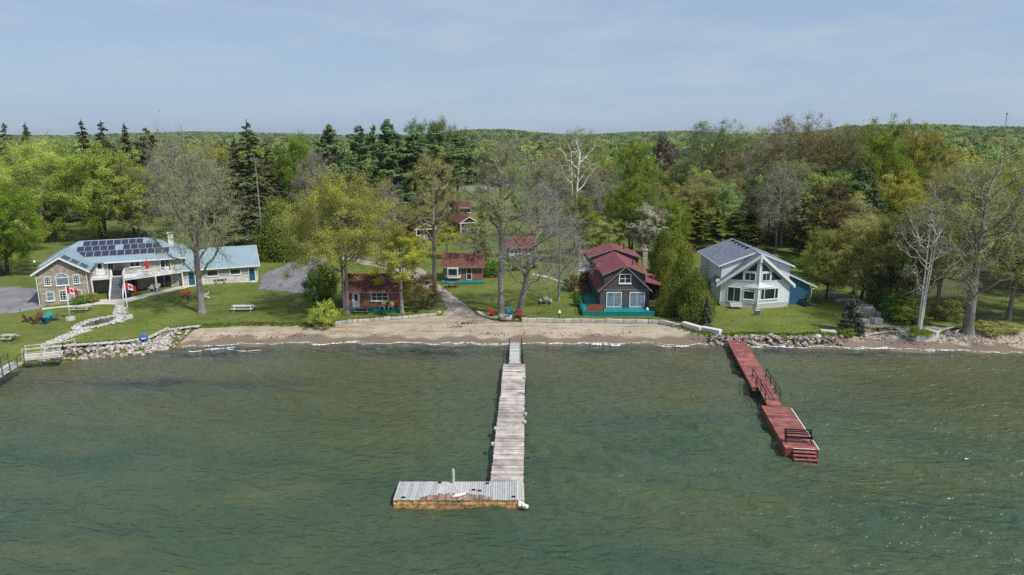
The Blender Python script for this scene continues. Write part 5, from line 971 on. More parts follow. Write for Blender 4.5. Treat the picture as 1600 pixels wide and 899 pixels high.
# flag poles
def wave(x, z): return .09 * math.sin(x * 4.5 + z * 2.0) * min(1, x * 1.6)
LEAFPTS = [(0, -.46), (.03, -.46), (.02, -.2), (.27, -.25), (.22, -.14), (.5, .08), (.42, .12), (.48, .28), (.33, .25), (.29, .33), (.14, .17), (.2, .45), (.1, .39), (0, .55)]
def flag(px, py, ytop, label, ff, fl, w_=1.4, h_=.8):
    x, y, z = at(px, py); P = empty('flag_pole', (x, y, z)); tag(P, label, 'flag pole'); H_ = height(px, py, ytop)
    b = MB(); b.tube((0, 0, 0), (0, 0, H_), .075, .05, 10); b.tube((0, 0, H_), (0, 0, H_ + .1), .09, .05, 10); b.build('pole', M_['white'], P, True)
    b = MB(); b.box(-.55, .55, -.4, .4, -.2, .38) if False else b.tube((0, 0, -.2), (0, 0, .4), .65, .55, 9); b.build('stone_base', M_['limestone'], P, bevel=.04)
    Fg = empty('flag', (x, y - .02, z + H_ - .15), R(8)); tag(Fg, fl, 'flag')
    def pt(u, v): X_ = .06 + u * w_ * .9; return (X_, wave(X_, v), -v * h_ - .28 * u * u - .12 * u)
    for nm, u0, u1, m in (('red_band', 0, .27, 'flagred'), ('white_centre', .27, .73, 'flagwhite'), ('red_band', .73, 1, 'flagred')):
        nx, ny = 8, 6; V = []; F = []
        for j in range(ny + 1):
            for i in range(nx + 1): V.append(pt(u0 + (u1 - u0) * i / nx, j / ny))
        o = link(nm, mesh_arrays(nm, V, grid_faces(nx + 1, ny + 1), None, M_[m], True), Fg)
    pts = [(a, c_) for a, c_ in LEAFPTS] + [(-a, c_) for a, c_ in LEAFPTS[-2:0:-1]]
    b = MB()
    for off in (-.012, .012):
        vs = []
        for a, c_ in pts + [(0, 0)]: q = pt(.5 + a * .78 * h_ / w_, .5 - c_ * .78); vs.append((q[0], q[1] + off, q[2]))
        n = len(pts); b.add(vs, [(i, (i + 1) % n, n) for i in range(n)])
    me = bpy.data.meshes.new('maple_leaf'); me.from_pydata(b.v, [], b.f); me.materials.append(M_['flagred']); a_ = me.attributes.new('tone', 'FLOAT', 'FACE'); a_.data.foreach_set('value', b.t); link('maple_leaf', me, Fg)
flag(110, 500, 447, 'white flag pole on a stone base left of the pond', 0, 'red and white maple leaf flag on the pole left of the pond')
flag(201, 497, 441, 'white flag pole on a stone base right of the pond', 0, 'red and white maple leaf flag on the pole right of the pond')
# parasol, patio table on the deck
x, y, z = lp(H1, 6.6, -1.9, 2.66); U = empty('parasol', (x, y, z)); tag(U, 'closed red parasol standing on the white deck of the stone house', 'parasol'); b = MB(); b.tube((0, 0, 0), (0, 0, 2.3), .03); b.build('pole', M_['steel'], U); b = MB(); b.tube((0, 0, .95), (0, 0, 1.6), .26, .2, 8); b.tube((0, 0, 1.6), (0, 0, 2.35), .2, .04, 8); b.build('canopy', M_['flagred'], U)
T_ = empty('patio_table', (x + .2, y - .3, z)); tag(T_, 'white patio table beside the red parasol on the deck', 'table'); b = MB(); b.box(-.6, .6, -.4, .4, .68, .73); b.build('tabletop', M_['white'], T_)
for sx, sy in ((-1, -1), (1, -1), (1, 1), (-1, 1)): b = MB(); b.bar((sx * .5, sy * .32, 0), (sx * .5, sy * .32, .68), .05); b.build('leg', M_['white'], T_)
for i, (dx_, dy_) in enumerate(((5.6, -2.7), (7.7, -1.6), (9.2, -1.1), (8.6, -1.3))):
    p = lp(H1, dx_, dy_, 2.66); C_ = empty('patio_chair', p, R(24 + 90 * i)); tag(C_, 'white patio chair behind the deck railing of the stone house', 'chair', 'white patio chairs on the stone house deck'); b = MB(); b.box(-.25, .25, -.25, .25, .4, .45); b.build('seat', M_['white'], C_); b = MB(); b.box(-.25, .25, .22, .27, .45, .95); b.build('backrest', M_['white'], C_)
    for sx, sy in ((-1, -1), (1, -1), (1, 1), (-1, 1)): b = MB(); b.bar((sx * .22, sy * .22, 0), (sx * .22, sy * .22, .4), .04); b.build('leg', M_['white'], C_)
p = lp(H1, 2.6, -.7, 2.66); b = MB(Matrix.Translation(p) @ Matrix.Rotation(R(24), 4, 'Z')); b.box(-.8, .8, -.35, .35, .1, .8); b.prism([(-.8, -.35, .8), (-.8, .35, .8), (-.8, .3, 1.1), (-.8, -.1, 1.15)], (1.6, 0, 0)); tag(b.build('covered_barbecue', M_['iron'], bevel=.05), 'black covered barbecue at the top of the grey stairs', 'barbecue')
p = lp(H1, 3.9, -4.9, 0); b = MB(Matrix.Translation(p)); b.tube((0, 0, 0), (0, 0, .75), .42, .5, 12); b.tube((0, 0, .75), (0, 0, 1.2), .5, .15, 12); tag(b.build('kettle_grill', M_['iron']), 'round black kettle grill under the deck corner beside the stairs', 'grill')
# heat pump box, small garden bits
def vent_unit(px, py, label): x, y, z = at(px, py); B = empty('utility_box', (x, y, z)); tag(B, label, 'utility box'); b = MB(); b.box(-.35, .35, -.25, .25, 0, .75); b.build('housing', M_['steel'], B, bevel=.03); b = MB(); [b.box(-.28, .28, -.27, -.252, .12 + i * .12, .17 + i * .12) for i in range(5)]; b.build('grille', M_['iron'], B)
vent_unit(1183, 493, 'small grey utility box on the lawn in front of the chalet')
b = MB(Matrix.Translation(at(1081, 417)) @ Matrix.Rotation(R(-10), 4, 'Z')); b.box(-1.1, 1.1, -1.4, 1.4, .12, .3); b.box(-1.0, 1.0, -1.3, 1.3, .3, .36); b.box(-1.0, -.8, -1.2, 1.2, 0, .12); b.box(.8, 1.0, -1.2, 1.2, 0, .12); tag(b.build('cellar_hatch', M_['steel'], bevel=.03), 'low grey metal hatch on the grass between cedar hedge and chalet', 'hatch')
def lamp(px, py, h_, label):
    x, y, z = at(px, py); P = empty('garden_lamp', (x, y, z)); tag(P, label, 'lamp'); b = MB(); b.tube((0, 0, -.1), (0, 0, h_), .05, .04); b.build('pole', M_['iron'], P); b = MB(); b.tube((0, 0, h_), (0, 0, h_ + .1), .16, .2, 10); b.tube((0, 0, h_ + .1), (0, 0, h_ + .38), .2, .1, 10); b.build('lamp_head', M_['white'], P)
lamp(57, 432, 2.3, 'garden lamp with white globe at the left edge behind the stone house'); lamp(874, 499, .8, 'short garden lamp at the stone wall left of the dark cottage'); lamp(1011, 493, .7, 'short white garden lamp at the right end of the turquoise deck')
def utility(px, py, ytop, label, arm=False, can=False, r_=.15):
    x, y, z = at(px, py); h_ = height(px, py, ytop); P = empty('utility_pole', (x, y, z)); tag(P, label, 'utility pole'); b = MB(); b.tube((0, 0, -.3), (0, 0, h_), r_, r_ * .7, 8); b.build('pole', M_['pole'], P)
    if can: b = MB(); b.tube((-.4, -.1, h_ * .52), (-.4, -.1, h_ * .52 + 1.3), .3, .3, 10); b.build('transformer', M_['greyside'], P)
    if arm: b = MB(); b.bar((-1.0, 0, h_ - .4), (1.0, 0, h_ - .4), .12); [b.tube((x_, 0, h_ - .35), (x_, 0, h_ - .1), .06) for x_ in (-.9, 0, .9)]; b.build('crossarm', M_['pole'], P)
    return Vector((x, y, z + h_))
u1 = utility(430, 372, 295, 'grey utility pole with a transformer beside the tall dark spruces', can=True); u2 = utility(992, 405, 366, 'thin grey utility pole behind the dark cottage', r_=.1); u3 = utility(1059, 412, 328, 'thin weathered pole rising out of the cedar hedge', r_=.09); u4 = utility(868, 312, 262, 'utility pole among the bare trees at the road', arm=True)
u5 = utility(680, 300, 258, 'utility pole behind the pines at the road', arm=True)
def wire(a, c, sag, label):
    b = MB(); a = Vector(a); c = Vector(c); pp = [a.lerp(c, i / 16) - Vector((0, 0, sag * 4 * (i / 16) * (1 - i / 16))) for i in range(17)]
    for p, q in zip(pp[:-1], pp[1:]): b.tube(p, q, .028, .028, 4)
    tag(b.build('overhead_wire', M_['steel']), label, 'wire')
wire(u1 - Vector((0, 0, .3)), (-75, 150, 9.5), .9, 'overhead wire running left from the transformer pole to the spruces'); wire(u1 - Vector((0, 0, .4)), (-17, 150, 12), 1.0, 'overhead wire running right from the transformer pole'); wire(u1 - Vector((0, 0, 4.5)), (-66, 128, 4.5), .6, 'lower service wire from the transformer pole'); wire(u4, u5, 1.2, 'overhead wire between the road poles'); wire(u4 - Vector((0, 0, 3)), (8, 150, 8), .8, 'service wire dropping from the road pole towards the cottages')
# vehicles on the road
def car(px, py, rz, m, label, L_=4.7, H_=1.65):
    C_ = empty('parked_car', at(px, py), rz); tag(C_, label, 'car'); W_ = 1.85; b = MB(); h1 = .95
    b.prism([(-L_ / 2, -W_ / 2, .3), (L_ / 2, -W_ / 2, .3), (L_ / 2, -W_ / 2, .75), (L_ * .42, -W_ / 2, .92), (L_ * .2, -W_ / 2, h1), (L_ * .04, -W_ / 2, H_ - .05), (-L_ * .12, -W_ / 2, H_), (-L_ * .4, -W_ / 2, H_ - .08), (-L_ * .47, -W_ / 2, h1), (-L_ / 2, -W_ / 2, .8)], (0, W_, 0)); b.build('body', M_[m], C_, bevel=.05)
    b = MB(); [b.prism([(L_ * .17, y, h1 + .03), (L_ * .04, y, H_ - .15), (-L_ * .38, y, H_ - .18), (-L_ * .43, y, h1 + .03)], (0, .02, 0)) for y in (-W_ / 2 - .012, W_ / 2 - .008)]; b.build('side_windows', M_['glass'], C_)
    for sx in (-1, 1):
        for sy in (-1, 1): b = MB(); b.tube((sx * L_ * .31, sy * (W_ / 2 - .1), .34), (sx * L_ * .31, sy * (W_ / 2 + .03), .34), .34, .34, 14); wh = b.build('wheel', M_['rubber'], C_); b = MB(); b.tube((sx * L_ * .31, sy * (W_ / 2 + .031), .34), (sx * L_ * .31, sy * (W_ / 2 + .04), .34), .2, .2, 10); b.build('rim', M_['steel'], wh)
    return C_
car(776, 293, R(4), 'carblack', 'black car on the road in the gap between the trees', 5.0)
# car(1578, 477, R(10), 'greyside', 'grey car half hidden under the trees at the right edge', 4.6)
# driftwood and debris on the beach
DW = [((1466, 520), (1500, 516), .12), ((1490, 522), (1519, 515), .1), ((1524, 514), (1557, 524), .16), ((1545, 528), (1562, 520), .12), ((1535, 516), (1556, 515), .13), ((1350, 527), (1402, 518), .13)]
for i, (a, c, r_) in enumerate(DW):
    A_, C_ = Vector(at(*a)), Vector(at(*c)); V = []; F = []; P0 = np.array([A_ + Vector((0, 0, .12))]); P2 = np.array([C_ + Vector((0, 0, .22))]); P1 = (P0 + P2) / 2 + [[0, .25, .2]]; beziers(P0, P1, P2, [r_ * 1.3], [r_ * .6], 8, 7, V, F)
    for k_ in range(3): t_ = .3 + .25 * k_; q = P0 * (1 - t_) + P2 * t_; beziers(q, q + [[.1, .1, .25]], q + [[.3 * (-1) ** k_, .3, .45]], [r_ * .5], [r_ * .2], 3, 5, V, F)
    tag(link('driftwood_log', mesh_arrays('driftwood_log', np.concatenate(V), np.concatenate(F), None, M_['greywood'], True)), 'bleached driftwood log on the shore between the white birch and the right edge' if i < 5 else 'dark driftwood log on the rocks right of the small spruce', 'log', 'driftwood near the big bare tree' if i < 5 else None)
pts = []
for x in np.random.uniform(-38, 60, 700): S_, E_ = float(shore(x)), float(edge(x)); k_ = .42 + .07 * math.sin(x * .5) + random.gauss(0, .05) + (.25 if random.random() < .15 else 0); y = S_ + (E_ - S_) * k_; pts.append((x, y, float(hgt(x, y)) + .05))
pts += [(p[0] + random.gauss(0, .5), p[1] + random.gauss(0, .35), p[2] + .1) for p in [at(728, 506)] * 60 + [at(715, 511)] * 30]
rubble('washed_up_debris', pts, .05, .2, M_['barkdark'], 'dark washed up twigs and weed in a line along the beach', 'debris')
for px, py, l in ((1253, 566, 'mallard'), (1281, 559, 'dark')):
    x, y = atz(px, py, 0); Dk = empty('duck', (x, y, .02), R(200)); tag(Dk, 'brown and white duck swimming right of the red dock' if l == 'mallard' else 'dark duck swimming further right, nearer the shore', 'duck')
    import bmesh
    bm = bmesh.new(); bmesh.ops.create_uvsphere(bm, u_segments=12, v_segments=8, radius=.16)
    for v in bm.verts: v.co = Vector((v.co.x * 1.7, v.co.y, v.co.z * .7)); v.co.z += max(0, -v.co.x - .15) * .5
    s = bmesh.ops.create_uvsphere(bm, u_segments=10, v_segments=7, radius=.075)['verts']
    for v in s: v.co += Vector((.22, 0, .2))
    s = bmesh.ops.create_cone(bm, segments=8, radius1=.06, radius2=.045, depth=.2)['verts']
    for v in s: v.co += Vector((.2, 0, .1))
    s = bmesh.ops.create_cone(bm, segments=6, radius1=.03, radius2=.012, depth=.1, matrix=Matrix.Translation((.32, 0, .19)) @ Matrix.Rotation(R(90), 4, 'Y'))
    me = bpy.data.meshes.new('body'); bm.to_mesh(me); bm.free(); me.materials.append(M_['brownwood' if l == 'mallard' else 'iron']); a_ = me.attributes.new('tone', 'FLOAT', 'FACE'); a_.data.foreach_set('value', [.5] * len(me.polygons)); link('body', me, Dk)

# tufts of longer grass on the lawns and along their ragged edge with the sand
r = np.random.default_rng(31); C = []
for x in r.uniform(-53, 60, 9000):
    e = float(edge(x)); d_ = abs(r.normal(0, .35)) if r.random() < .78 else r.uniform(0, 28) ** 1.0
    if -9.5 < x < -3.5: continue
    y = e + .05 + d_; C.append((x, y))
C = np.array(C); keep = np.ones(len(C), bool); C = C[keep]; z = hgt(C[:, 0], C[:, 1]); V = []; F = []; T = []
for i, ((x, y), zz) in enumerate(zip(C, z)):
    h_ = r.uniform(.04, .13); w_ = r.uniform(.05, .16); a = r.random() * 3.14; dx_, dy_ = math.cos(a) * w_, math.sin(a) * w_; b0 = len(V); lx, ly = r.normal(0, .05, 2)
    V += [(x - dx_, y - dy_, zz), (x + dx_, y + dy_, zz), (x + dx_ * .6 + lx, y + dy_ * .6 + ly, zz + h_), (x - dx_ * .6 + lx, y - dy_ * .6 + ly, zz + h_ * .8)]; F.append((b0, b0 + 1, b0 + 2, b0 + 3)); T.append(r.random())
tag(link('grass_tufts', mesh_arrays('grass_tufts', V, F, T, leafmat('lawn_grass_blades', (.075, .12, .012), (.19, .23, .04), .3, .0))), 'tufts of longer grass over the lawns and along the edge of the beach', 'grass', kind='stuff')
# ---------------------------------------------------------------- trees
# specimens close to the shore
def BL(*a, **k): return broadleaf(*a, **k)
G = {}
G['big_budding'] = make_tree(BL(1, 20, 7.5, .3, 26, 9, 7, 17000, .14, .5, tr=.62, fine=2, limbr=1.0, lump=.35), 20, 7.5, 'bark', 'olive', 'twig', 'big_budding_tree')
G['multi'] = make_tree(BL(2, 17, 8, .38, 30, 8, 8, 95000, .14, .6, tr=.42, stems=4, lump=.35), 17, 8, 'bark', 'yellow', 'twig', 'spreading_tree')
G['maple'] = make_tree(BL(3, 15, 7, .22, 28, 9, 8, 70000, .18, .5, tr=.45, stems=2, lump=.3), 15, 7, 'barkdark', 'green', 'twig', 'maple_tree')
G['round'] = make_tree(BL(4, 14, 5.5, .15, 26, 8, 8, 42000, .18, .45, tr=.3, lump=.25), 14, 5.5, 'barkdark', 'olive', 'twig', 'round_tree')
G['slim'] = make_tree(BL(5, 15, 3.4, .3, 20, 8, 7, 26000, .14, .4, tr=.3, lump=.35), 15, 3.4, 'bark', 'olive', 'twig', 'slim_tree')
G['tallopen'] = make_tree(BL(6, 24, 5.2, .42, 20, 7, 7, 11000, .17, .5, tr=.5, fine=2, limbr=1.2, lump=.4), 24, 5.2, 'bark', 'yellow', 'twig', 'tall_open_tree')
G['bare'] = make_tree(BL(7, 16, 5.5, .25, 22, 8, 8, 0, tr=.36, fine=3, limbr=1.0, lump=.3), 16, 5.5, 'bark', 'olive', 'twig', 'bare_tree')
G['barefine'] = make_tree(BL(8, 16, 6, .22, 26, 9, 8, 2500, .2, .5, tr=.3, fine=5, limbr=.9, lump=.25), 16, 6, 'bark', 'olive', 'twigmauve', 'bare_twiggy_tree')
G['budding'] = make_tree(BL(21, 18, 5.5, .18, 30, 9, 8, 26000, .16, .45, tr=.3, fine=3, limbr=.8, lump=.3), 18, 5.5, 'bark', 'olive', 'twigolive', 'budding_tree')
G['deadwhite'] = make_tree(BL(9, 16, 5, .32, 13, 4, 3, 0, tr=.42, stems=3, fine=1, limbr=.9, lump=.3, zlo=.15), 16, 5, 'birch', 'olive', 'birch', 'dead_tree')
G['birch'] = make_tree(BL(10, 12, 3.4, .22, 15, 5, 4, 260, .15, .3, tr=.17, stems=3, fine=2, limbr=1.2, lump=.4, zlo=-.1), 12, 3.4, 'birch', 'gold', 'twig', 'birch_tree')
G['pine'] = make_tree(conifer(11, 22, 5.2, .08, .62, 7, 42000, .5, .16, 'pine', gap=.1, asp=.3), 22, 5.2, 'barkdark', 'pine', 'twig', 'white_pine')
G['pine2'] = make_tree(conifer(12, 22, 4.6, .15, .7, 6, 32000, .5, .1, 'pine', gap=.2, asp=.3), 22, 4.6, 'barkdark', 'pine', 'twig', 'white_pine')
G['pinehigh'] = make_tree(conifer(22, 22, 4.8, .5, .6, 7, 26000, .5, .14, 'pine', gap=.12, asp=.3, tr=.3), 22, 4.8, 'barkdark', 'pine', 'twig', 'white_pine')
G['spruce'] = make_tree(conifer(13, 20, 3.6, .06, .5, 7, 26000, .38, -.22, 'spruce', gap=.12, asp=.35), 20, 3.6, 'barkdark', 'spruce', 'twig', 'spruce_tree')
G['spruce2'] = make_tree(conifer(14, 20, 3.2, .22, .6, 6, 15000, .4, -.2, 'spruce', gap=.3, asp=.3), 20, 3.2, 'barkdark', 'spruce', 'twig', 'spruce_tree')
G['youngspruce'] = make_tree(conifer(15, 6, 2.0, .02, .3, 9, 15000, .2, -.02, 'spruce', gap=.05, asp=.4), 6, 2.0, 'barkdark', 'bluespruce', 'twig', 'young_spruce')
G['cedar'] = make_tree(cedar(16, 10, 2.2, 52000, .17, .5), 10, 2.2, 'bark', 'cedar', 'twig', 'cedar_tree')
G['cedar2'] = make_tree(cedar(17, 10, 2.4, 46000, .18, .62), 10, 2.4, 'bark', 'cedar', 'twig', 'cedar_tree')
G['shrub'] = make_tree(BL(18, 3, 1.8, .02, 18, 6, 5, 7000, .14, .3, tr=.06, stems=5, lump=.3, zlo=-.2), 3, 1.8, 'barkdark', 'green', 'twig', 'shrub')
G['small'] = make_tree(BL(19, 6, 3, .2, 18, 7, 6, 9000, .17, .35, tr=.16, lump=.35), 6, 3, 'barkdark', 'olive', 'twig', 'small_tree')
def T(k, x, yb, yt, w_, label, leaf=None, **kw):
    if leaf == 'pine': w_ *= 1.15
    elif leaf == 'spruce': w_ *= 1.2
    df = dict(big_budding='olive', multi='yellow', maple='green', round='olive', slim='olive', budding='olive', tallopen='yellow', pine='pine', pine2='pine', pinehigh='pine', spruce='spruce', spruce2='spruce', youngspruce='bluespruce', cedar='cedar', cedar2='cedar', shrub='green', small='olive')
    cat = kw.pop('cat', 'shrub' if k == 'shrub' else 'tree'); return plant(G[k], x, yb, yt, label, w_, leaf=leaf or df.get(k, 'olive'), cat=cat, **kw)
# foreground specimens
T('big_budding', 316, 489, 226, 134, 'large budding tree with thick grey trunk on the lawn in front of the garage', 'yellow', rz=.6)
T('multi', 540, 489, 283, 172, 'wide multi-stemmed tree with fresh yellow-green leaves left of the beach cottage', 'yellow', rz=1)
T('slim', 628, 490, 356, 84, 'slim olive-leaved tree with straight grey trunk at the right corner of the beach cottage', 'gold', rz=2)
T('small', 660, 483, 428, 66, 'small dark-leaved tree beside the dirt track', 'rust', rz=0)
T('tallopen', 679, 478, 236, 90, 'tall half-bare tree with dead top left of the dirt track', 'gold', twig='twig', rz=3)
T('tallopen', 783, 491, 222, 105, 'tall thin-crowned tree with straight grey trunk left of the fire pit', 'olive', rz=5)
T('bare', 811, 490, 300, 165, 'bare leaning grey tree right of the fire pit', tilt=(0, .2), rz=0, twig='twig')
T('bare', 872, 470, 338, 75, 'small bare grey tree on the lawn between fire pit and dark cottage', twig='twig', rz=1)
T('barefine', 850, 375, 258, 95, 'mauve-grey bare tree behind the leaning tree', twig='twigmauve', rz=1)
T('barefine', 606, 408, 292, 56, 'mauve-grey bare tree behind the big white pine', twig='twigmauve', rz=3)
T('barefine', 497, 372, 246, 70, 'grey bare tree behind the yellow multi-stemmed tree', twig='twigmauve', rz=3)
T('deadwhite', 898, 372, 211, 78, 'dead tree with bare pale limbs above the middle of the wood', twig='twig', rz=3)
T('tallopen', 744, 436, 345, 60, 'dark-branched tree half hiding the bay-windowed cottage', 'olive', rz=2)
T('spruce2', 753, 425, 325, 46, 'thin ragged spruce behind the bay-windowed cottage', 'cedar', rz=2)
T('slim', 699, 404, 350, 36, 'rusty olive thin tree among the red-roofed cottages', 'gold', rz=2)
T('slim', 905, 412, 305, 54, 'bright green slender tree left of the dark cottage', 'green', rz=2)
T('slim', 896, 400, 320, 48, 'bright green narrow tree just behind the slender green one', 'deep', rz=3)
T('maple', 985, 396, 286, 78, 'vivid green round maple behind the dark cottage', 'green', rz=1)
T('round', 1012, 402, 324, 62, 'tree covered in cream blossom behind the dark cottage', 'blossom', rz=1)
T('round', 938, 398, 340, 78, 'grey-green bushy tree left behind the dark cottage', 'willow', rz=1)
T('maple', 1046, 402, 316, 56, 'fresh green small maple behind the cedar hedge', 'green', rz=4)
for i, (x, yb, yt, w_, k, l) in enumerate(((1034, 428, 356, 46, 'cedar', 'rearmost cedar of the hedge between dark cottage and chalet'), (1053, 440, 359, 54, 'cedar2', 'second cedar from the back of the hedge beside the dark cottage'), (1067, 456, 378, 54, 'cedar', 'right-hand cedar halfway along the hedge beside the dark cottage'), (1043, 468, 388, 56, 'cedar2', 'left-hand cedar halfway along the hedge beside the dark cottage'), (1064, 490, 400, 60, 'cedar', 'broad front cedar of the hedge standing above the stone wall'), (1084, 500, 424, 56, 'cedar', 'front cedar of the hedge nearest the long limestone blocks'), (1098, 497, 446, 40, 'cedar2', 'low cedar at the left wall of the chalet'), (1041, 492, 428, 40, 'cedar', 'low front cedar at the corner of the turquoise deck'))): T(k, x, yb, yt + 8, w_ * .84, l, 'cedar', rz=i)
T('youngspruce', 1103, 511, 462, 30, 'small grey-green spruce at the front of the cedar hedge'); T('youngspruce', 1328, 521, 440, 46, 'grey-green young spruce standing alone above the rock wall'); T('youngspruce', 1262, 478, 452, 20, 'tiny spruce at the corner of the blue annex')
T('birch', 1434, 524, 318, 95, 'white bare birch rising from the block-edged bed on the shore', 'gold', rz=1)
T('big_budding', 1512, 521, 246, 200, 'big grey budding tree with a thick trunk on the right shore', 'gold', twig='twig', rz=2.4)
T('multi', 1463, 492, 330, 110, 'olive willow-like tree behind the white birch', 'willow', rz=1); T('round', 1400, 486, 340, 110, 'dark olive bushy tree left behind the white birch', 'hillgreen', rz=1); T('round', 1345, 470, 348, 100, 'grey-green willow-like tree behind the stepped blocks', 'willow', rz=2)
T('round', 1290, 468, 362, 72, 'olive bushy tree at the right end of the blue annex', 'olive', rz=3); T('slim', 1575, 500, 330, 90, 'thin leaning tree with budding crown near the right edge', 'olive', rz=3); T('multi', 1640, 500, 290, 190, 'olive spreading tree cut by the right edge', 'willow', rz=3)
T('cedar2', 1384, 480, 420, 50, 'dark low conifer behind the stepped blocks', 'spruce', rz=1)
# left side
T('maple', 160, 374, 240, 150, 'bright yellow-green maple behind the solar roof', 'yellow', rz=0); T('multi', 66, 366, 226, 150, 'yellow-green leaning tree left behind the stone house', 'yellow', rz=2, tilt=(0, -.16)); T('maple', 6, 430, 300, 130, 'yellow-green tree cut by the left edge', 'green', rz=1); T('small', 45, 392, 330, 60, 'yellow-green small tree on the lawn left of the stone house', 'yellow'); T('small', 76, 378, 338, 50, 'dark purple-leaved small tree behind the left maple', 'purple')
T('maple', 215, 372, 268, 90, 'olive-leaved tree right behind the solar roof', 'willow', rz=4)
T('cedar2', 441, 404, 318, 80, 'broad olive cedar beside the asphalt drive', 'cedar', rz=1)
for i, (x, yb, yt, w_, k, l) in enumerate(((30, 350, 190, 44, 'spruce2', 'dark spruce at the left end of the row on the skyline'), (62, 348, 190, 46, 'spruce', 'second dark spruce of the left row on the skyline'), (105, 345, 214, 50, 'spruce', 'lower dark spruce behind the left maples'), (146, 345, 186, 44, 'spruce2', 'tall pointed spruce behind the bright maple'), (176, 345, 188, 50, 'spruce2', 'ragged spruce right of the tall pointed spruce'), (211, 342, 190, 42, 'spruce', 'slender dark spruce in the left skyline row'), (243, 340, 199, 44, 'pine2', 'rounded dark conifer at the right end of the left row'))): T(k, x, yb, yt, w_ * 1.3, l, 'spruce', rz=i)
T('barefine', 285, 372, 232, 110, 'mauve bare tree behind the big budding tree', twig='twigmauve', rz=3); T('round', 330, 356, 232, 90, 'olive tree with yellow buds left of the dark spruces', 'gold', rz=3); T('barefine', 345, 362, 262, 80, 'second mauve bare tree beside the garage ridge', twig='twigmauve', rz=5)
T('spruce', 400, 380, 186, 86, 'tallest dark spruce left of the transformer pole', 'spruce', rz=3); T('spruce2', 378, 366, 214, 70, 'dark spruce left of the tallest one', 'spruce', rz=5); T('spruce', 356, 352, 222, 66, 'bushy dark spruce behind the garage', 'spruce', rz=4); T('spruce2', 425, 358, 215, 60, 'dark spruce right of the tallest one', 'spruce', rz=1)
b_ = at(410, 386); hh = height(410, 386, 243); V = []; F = []; beziers(np.array([[0, 0, -.2]]), np.array([[.1, 0, hh / 2]]), np.array([[-.2, 0, hh]]), [.24], [.1], 8, 8, V, F)
z_ = np.linspace(hh * .25, hh * .95, 26); a_ = RNG.random(26) * 6.28; l_ = 2.6 * (1.1 - z_ / hh) + .6; P0 = np.stack([0 * z_, 0 * z_, z_], -1); P2 = P0 + np.stack([np.cos(a_) * l_, np.sin(a_) * l_, -.15 * l_], -1); beziers(P0, (P0 + P2) / 2 + [0, 0, .15], P2, np.full(26, .045), np.full(26, .015), 3, 4, V, F)
dt = empty('dead_tree', b_); tag(dt, 'dead grey branchless conifer trunk in front of the tallest spruce', 'tree'); link('trunk', mesh_arrays('trunk', np.concatenate(V), np.concatenate(F), None, M_['bark'], True), dt)
T('maple', 470, 352, 226, 90, 'fresh green tree between the dark spruces and the white pines', 'green', rz=1); T('round', 500, 350, 256, 60, 'yellow-green tree at the foot of the first white pine', 'yellow', rz=3)
for i, (x, yb, yt, w_, k, l) in enumerate(((521, 358, 194, 84, 'pine', 'white pine at the left end of the pine group'), (566, 352, 195, 80, 'pine2', 'second white pine of the group'), (589, 348, 194, 60, 'pine2', 'slender white pine just left of the highest one'), (612, 345, 186, 84, 'pine', 'highest white pine of the group'), (606, 372, 224, 96, 'pine', 'broad white pine standing forward of the group'), (560, 378, 262, 84, 'pine', 'low white pine above the yellow multi-stemmed tree'), (650, 345, 206, 90, 'pinehigh', 'white pine right of the highest one'), (684, 352, 203, 84, 'pinehigh', 'dark-trunked white pine above the small clearing'), (716, 340, 212, 76, 'pinehigh', 'white pine at the right end of the group'))): T(k, x, yb, yt, w_, l, 'pine', rz=i)
T('round', 662, 322, 197, 70, 'green rounded deciduous crown rising behind the pines', 'deep', rz=1); T('round', 692, 322, 194, 66, 'tall light green crown behind the right pines', 'hillgreen', rz=2)
T('barefine', 790, 330, 228, 80, 'mauve bare tree above the black car', twig='twigmauve', rz=4); T('slim', 752, 285, 252, 40, 'yellow-green tree right of the white pines', 'yellow', rz=4); T('round', 822, 345, 272, 46, 'dark bushy tree right of the road gap', 'deep', rz=4); T('slim', 700, 345, 290, 36, 'thin tree with dark trunk above the cottages', 'willow', rz=1)
T('tallopen', 868, 345, 232, 60, 'olive tree left of the dead pale tree', 'gold', rz=4); T('budding', 905, 330, 208, 96, 'olive crown behind the dead pale tree', 'olive', rz=2); T('barefine', 935, 372, 272, 80, 'mauve bare tree right of the dead pale tree', twig='twigmauve', rz=4); T('round', 990, 345, 228, 66, 'bright green crown above the blossom tree', 'green', rz=5)
T('slim', 1030, 318, 214, 44, 'dark purple-leaved tree above the cedar hedge', 'purple', rz=1); T('deadwhite', 1052, 345, 224, 60, 'bare pale-limbed tree beside the purple tree', twig='twig', bark='bark', rz=1)
T('budding', 1110, 345, 196, 120, 'broad olive-green crown above the cedar hedge', 'hillgreen', rz=1); T('budding', 1160, 345, 204, 110, 'second broad olive crown left of the rusty crown', 'olive', rz=4)
T('budding', 1236, 372, 189, 130, 'tallest rusty brown crown behind the chalet', 'rust', rz=1); T('budding', 1290, 372, 202, 110, 'rusty orange crown right of the tallest one', 'rust', rz=4); T('barefine', 1212, 395, 268, 84, 'grey bare tree right behind the chalet roof', twig='twig', rz=2); T('barefine', 1195, 372, 222, 90, 'tall mauve bare tree behind the chalet', twig='twigmauve', rz=4)
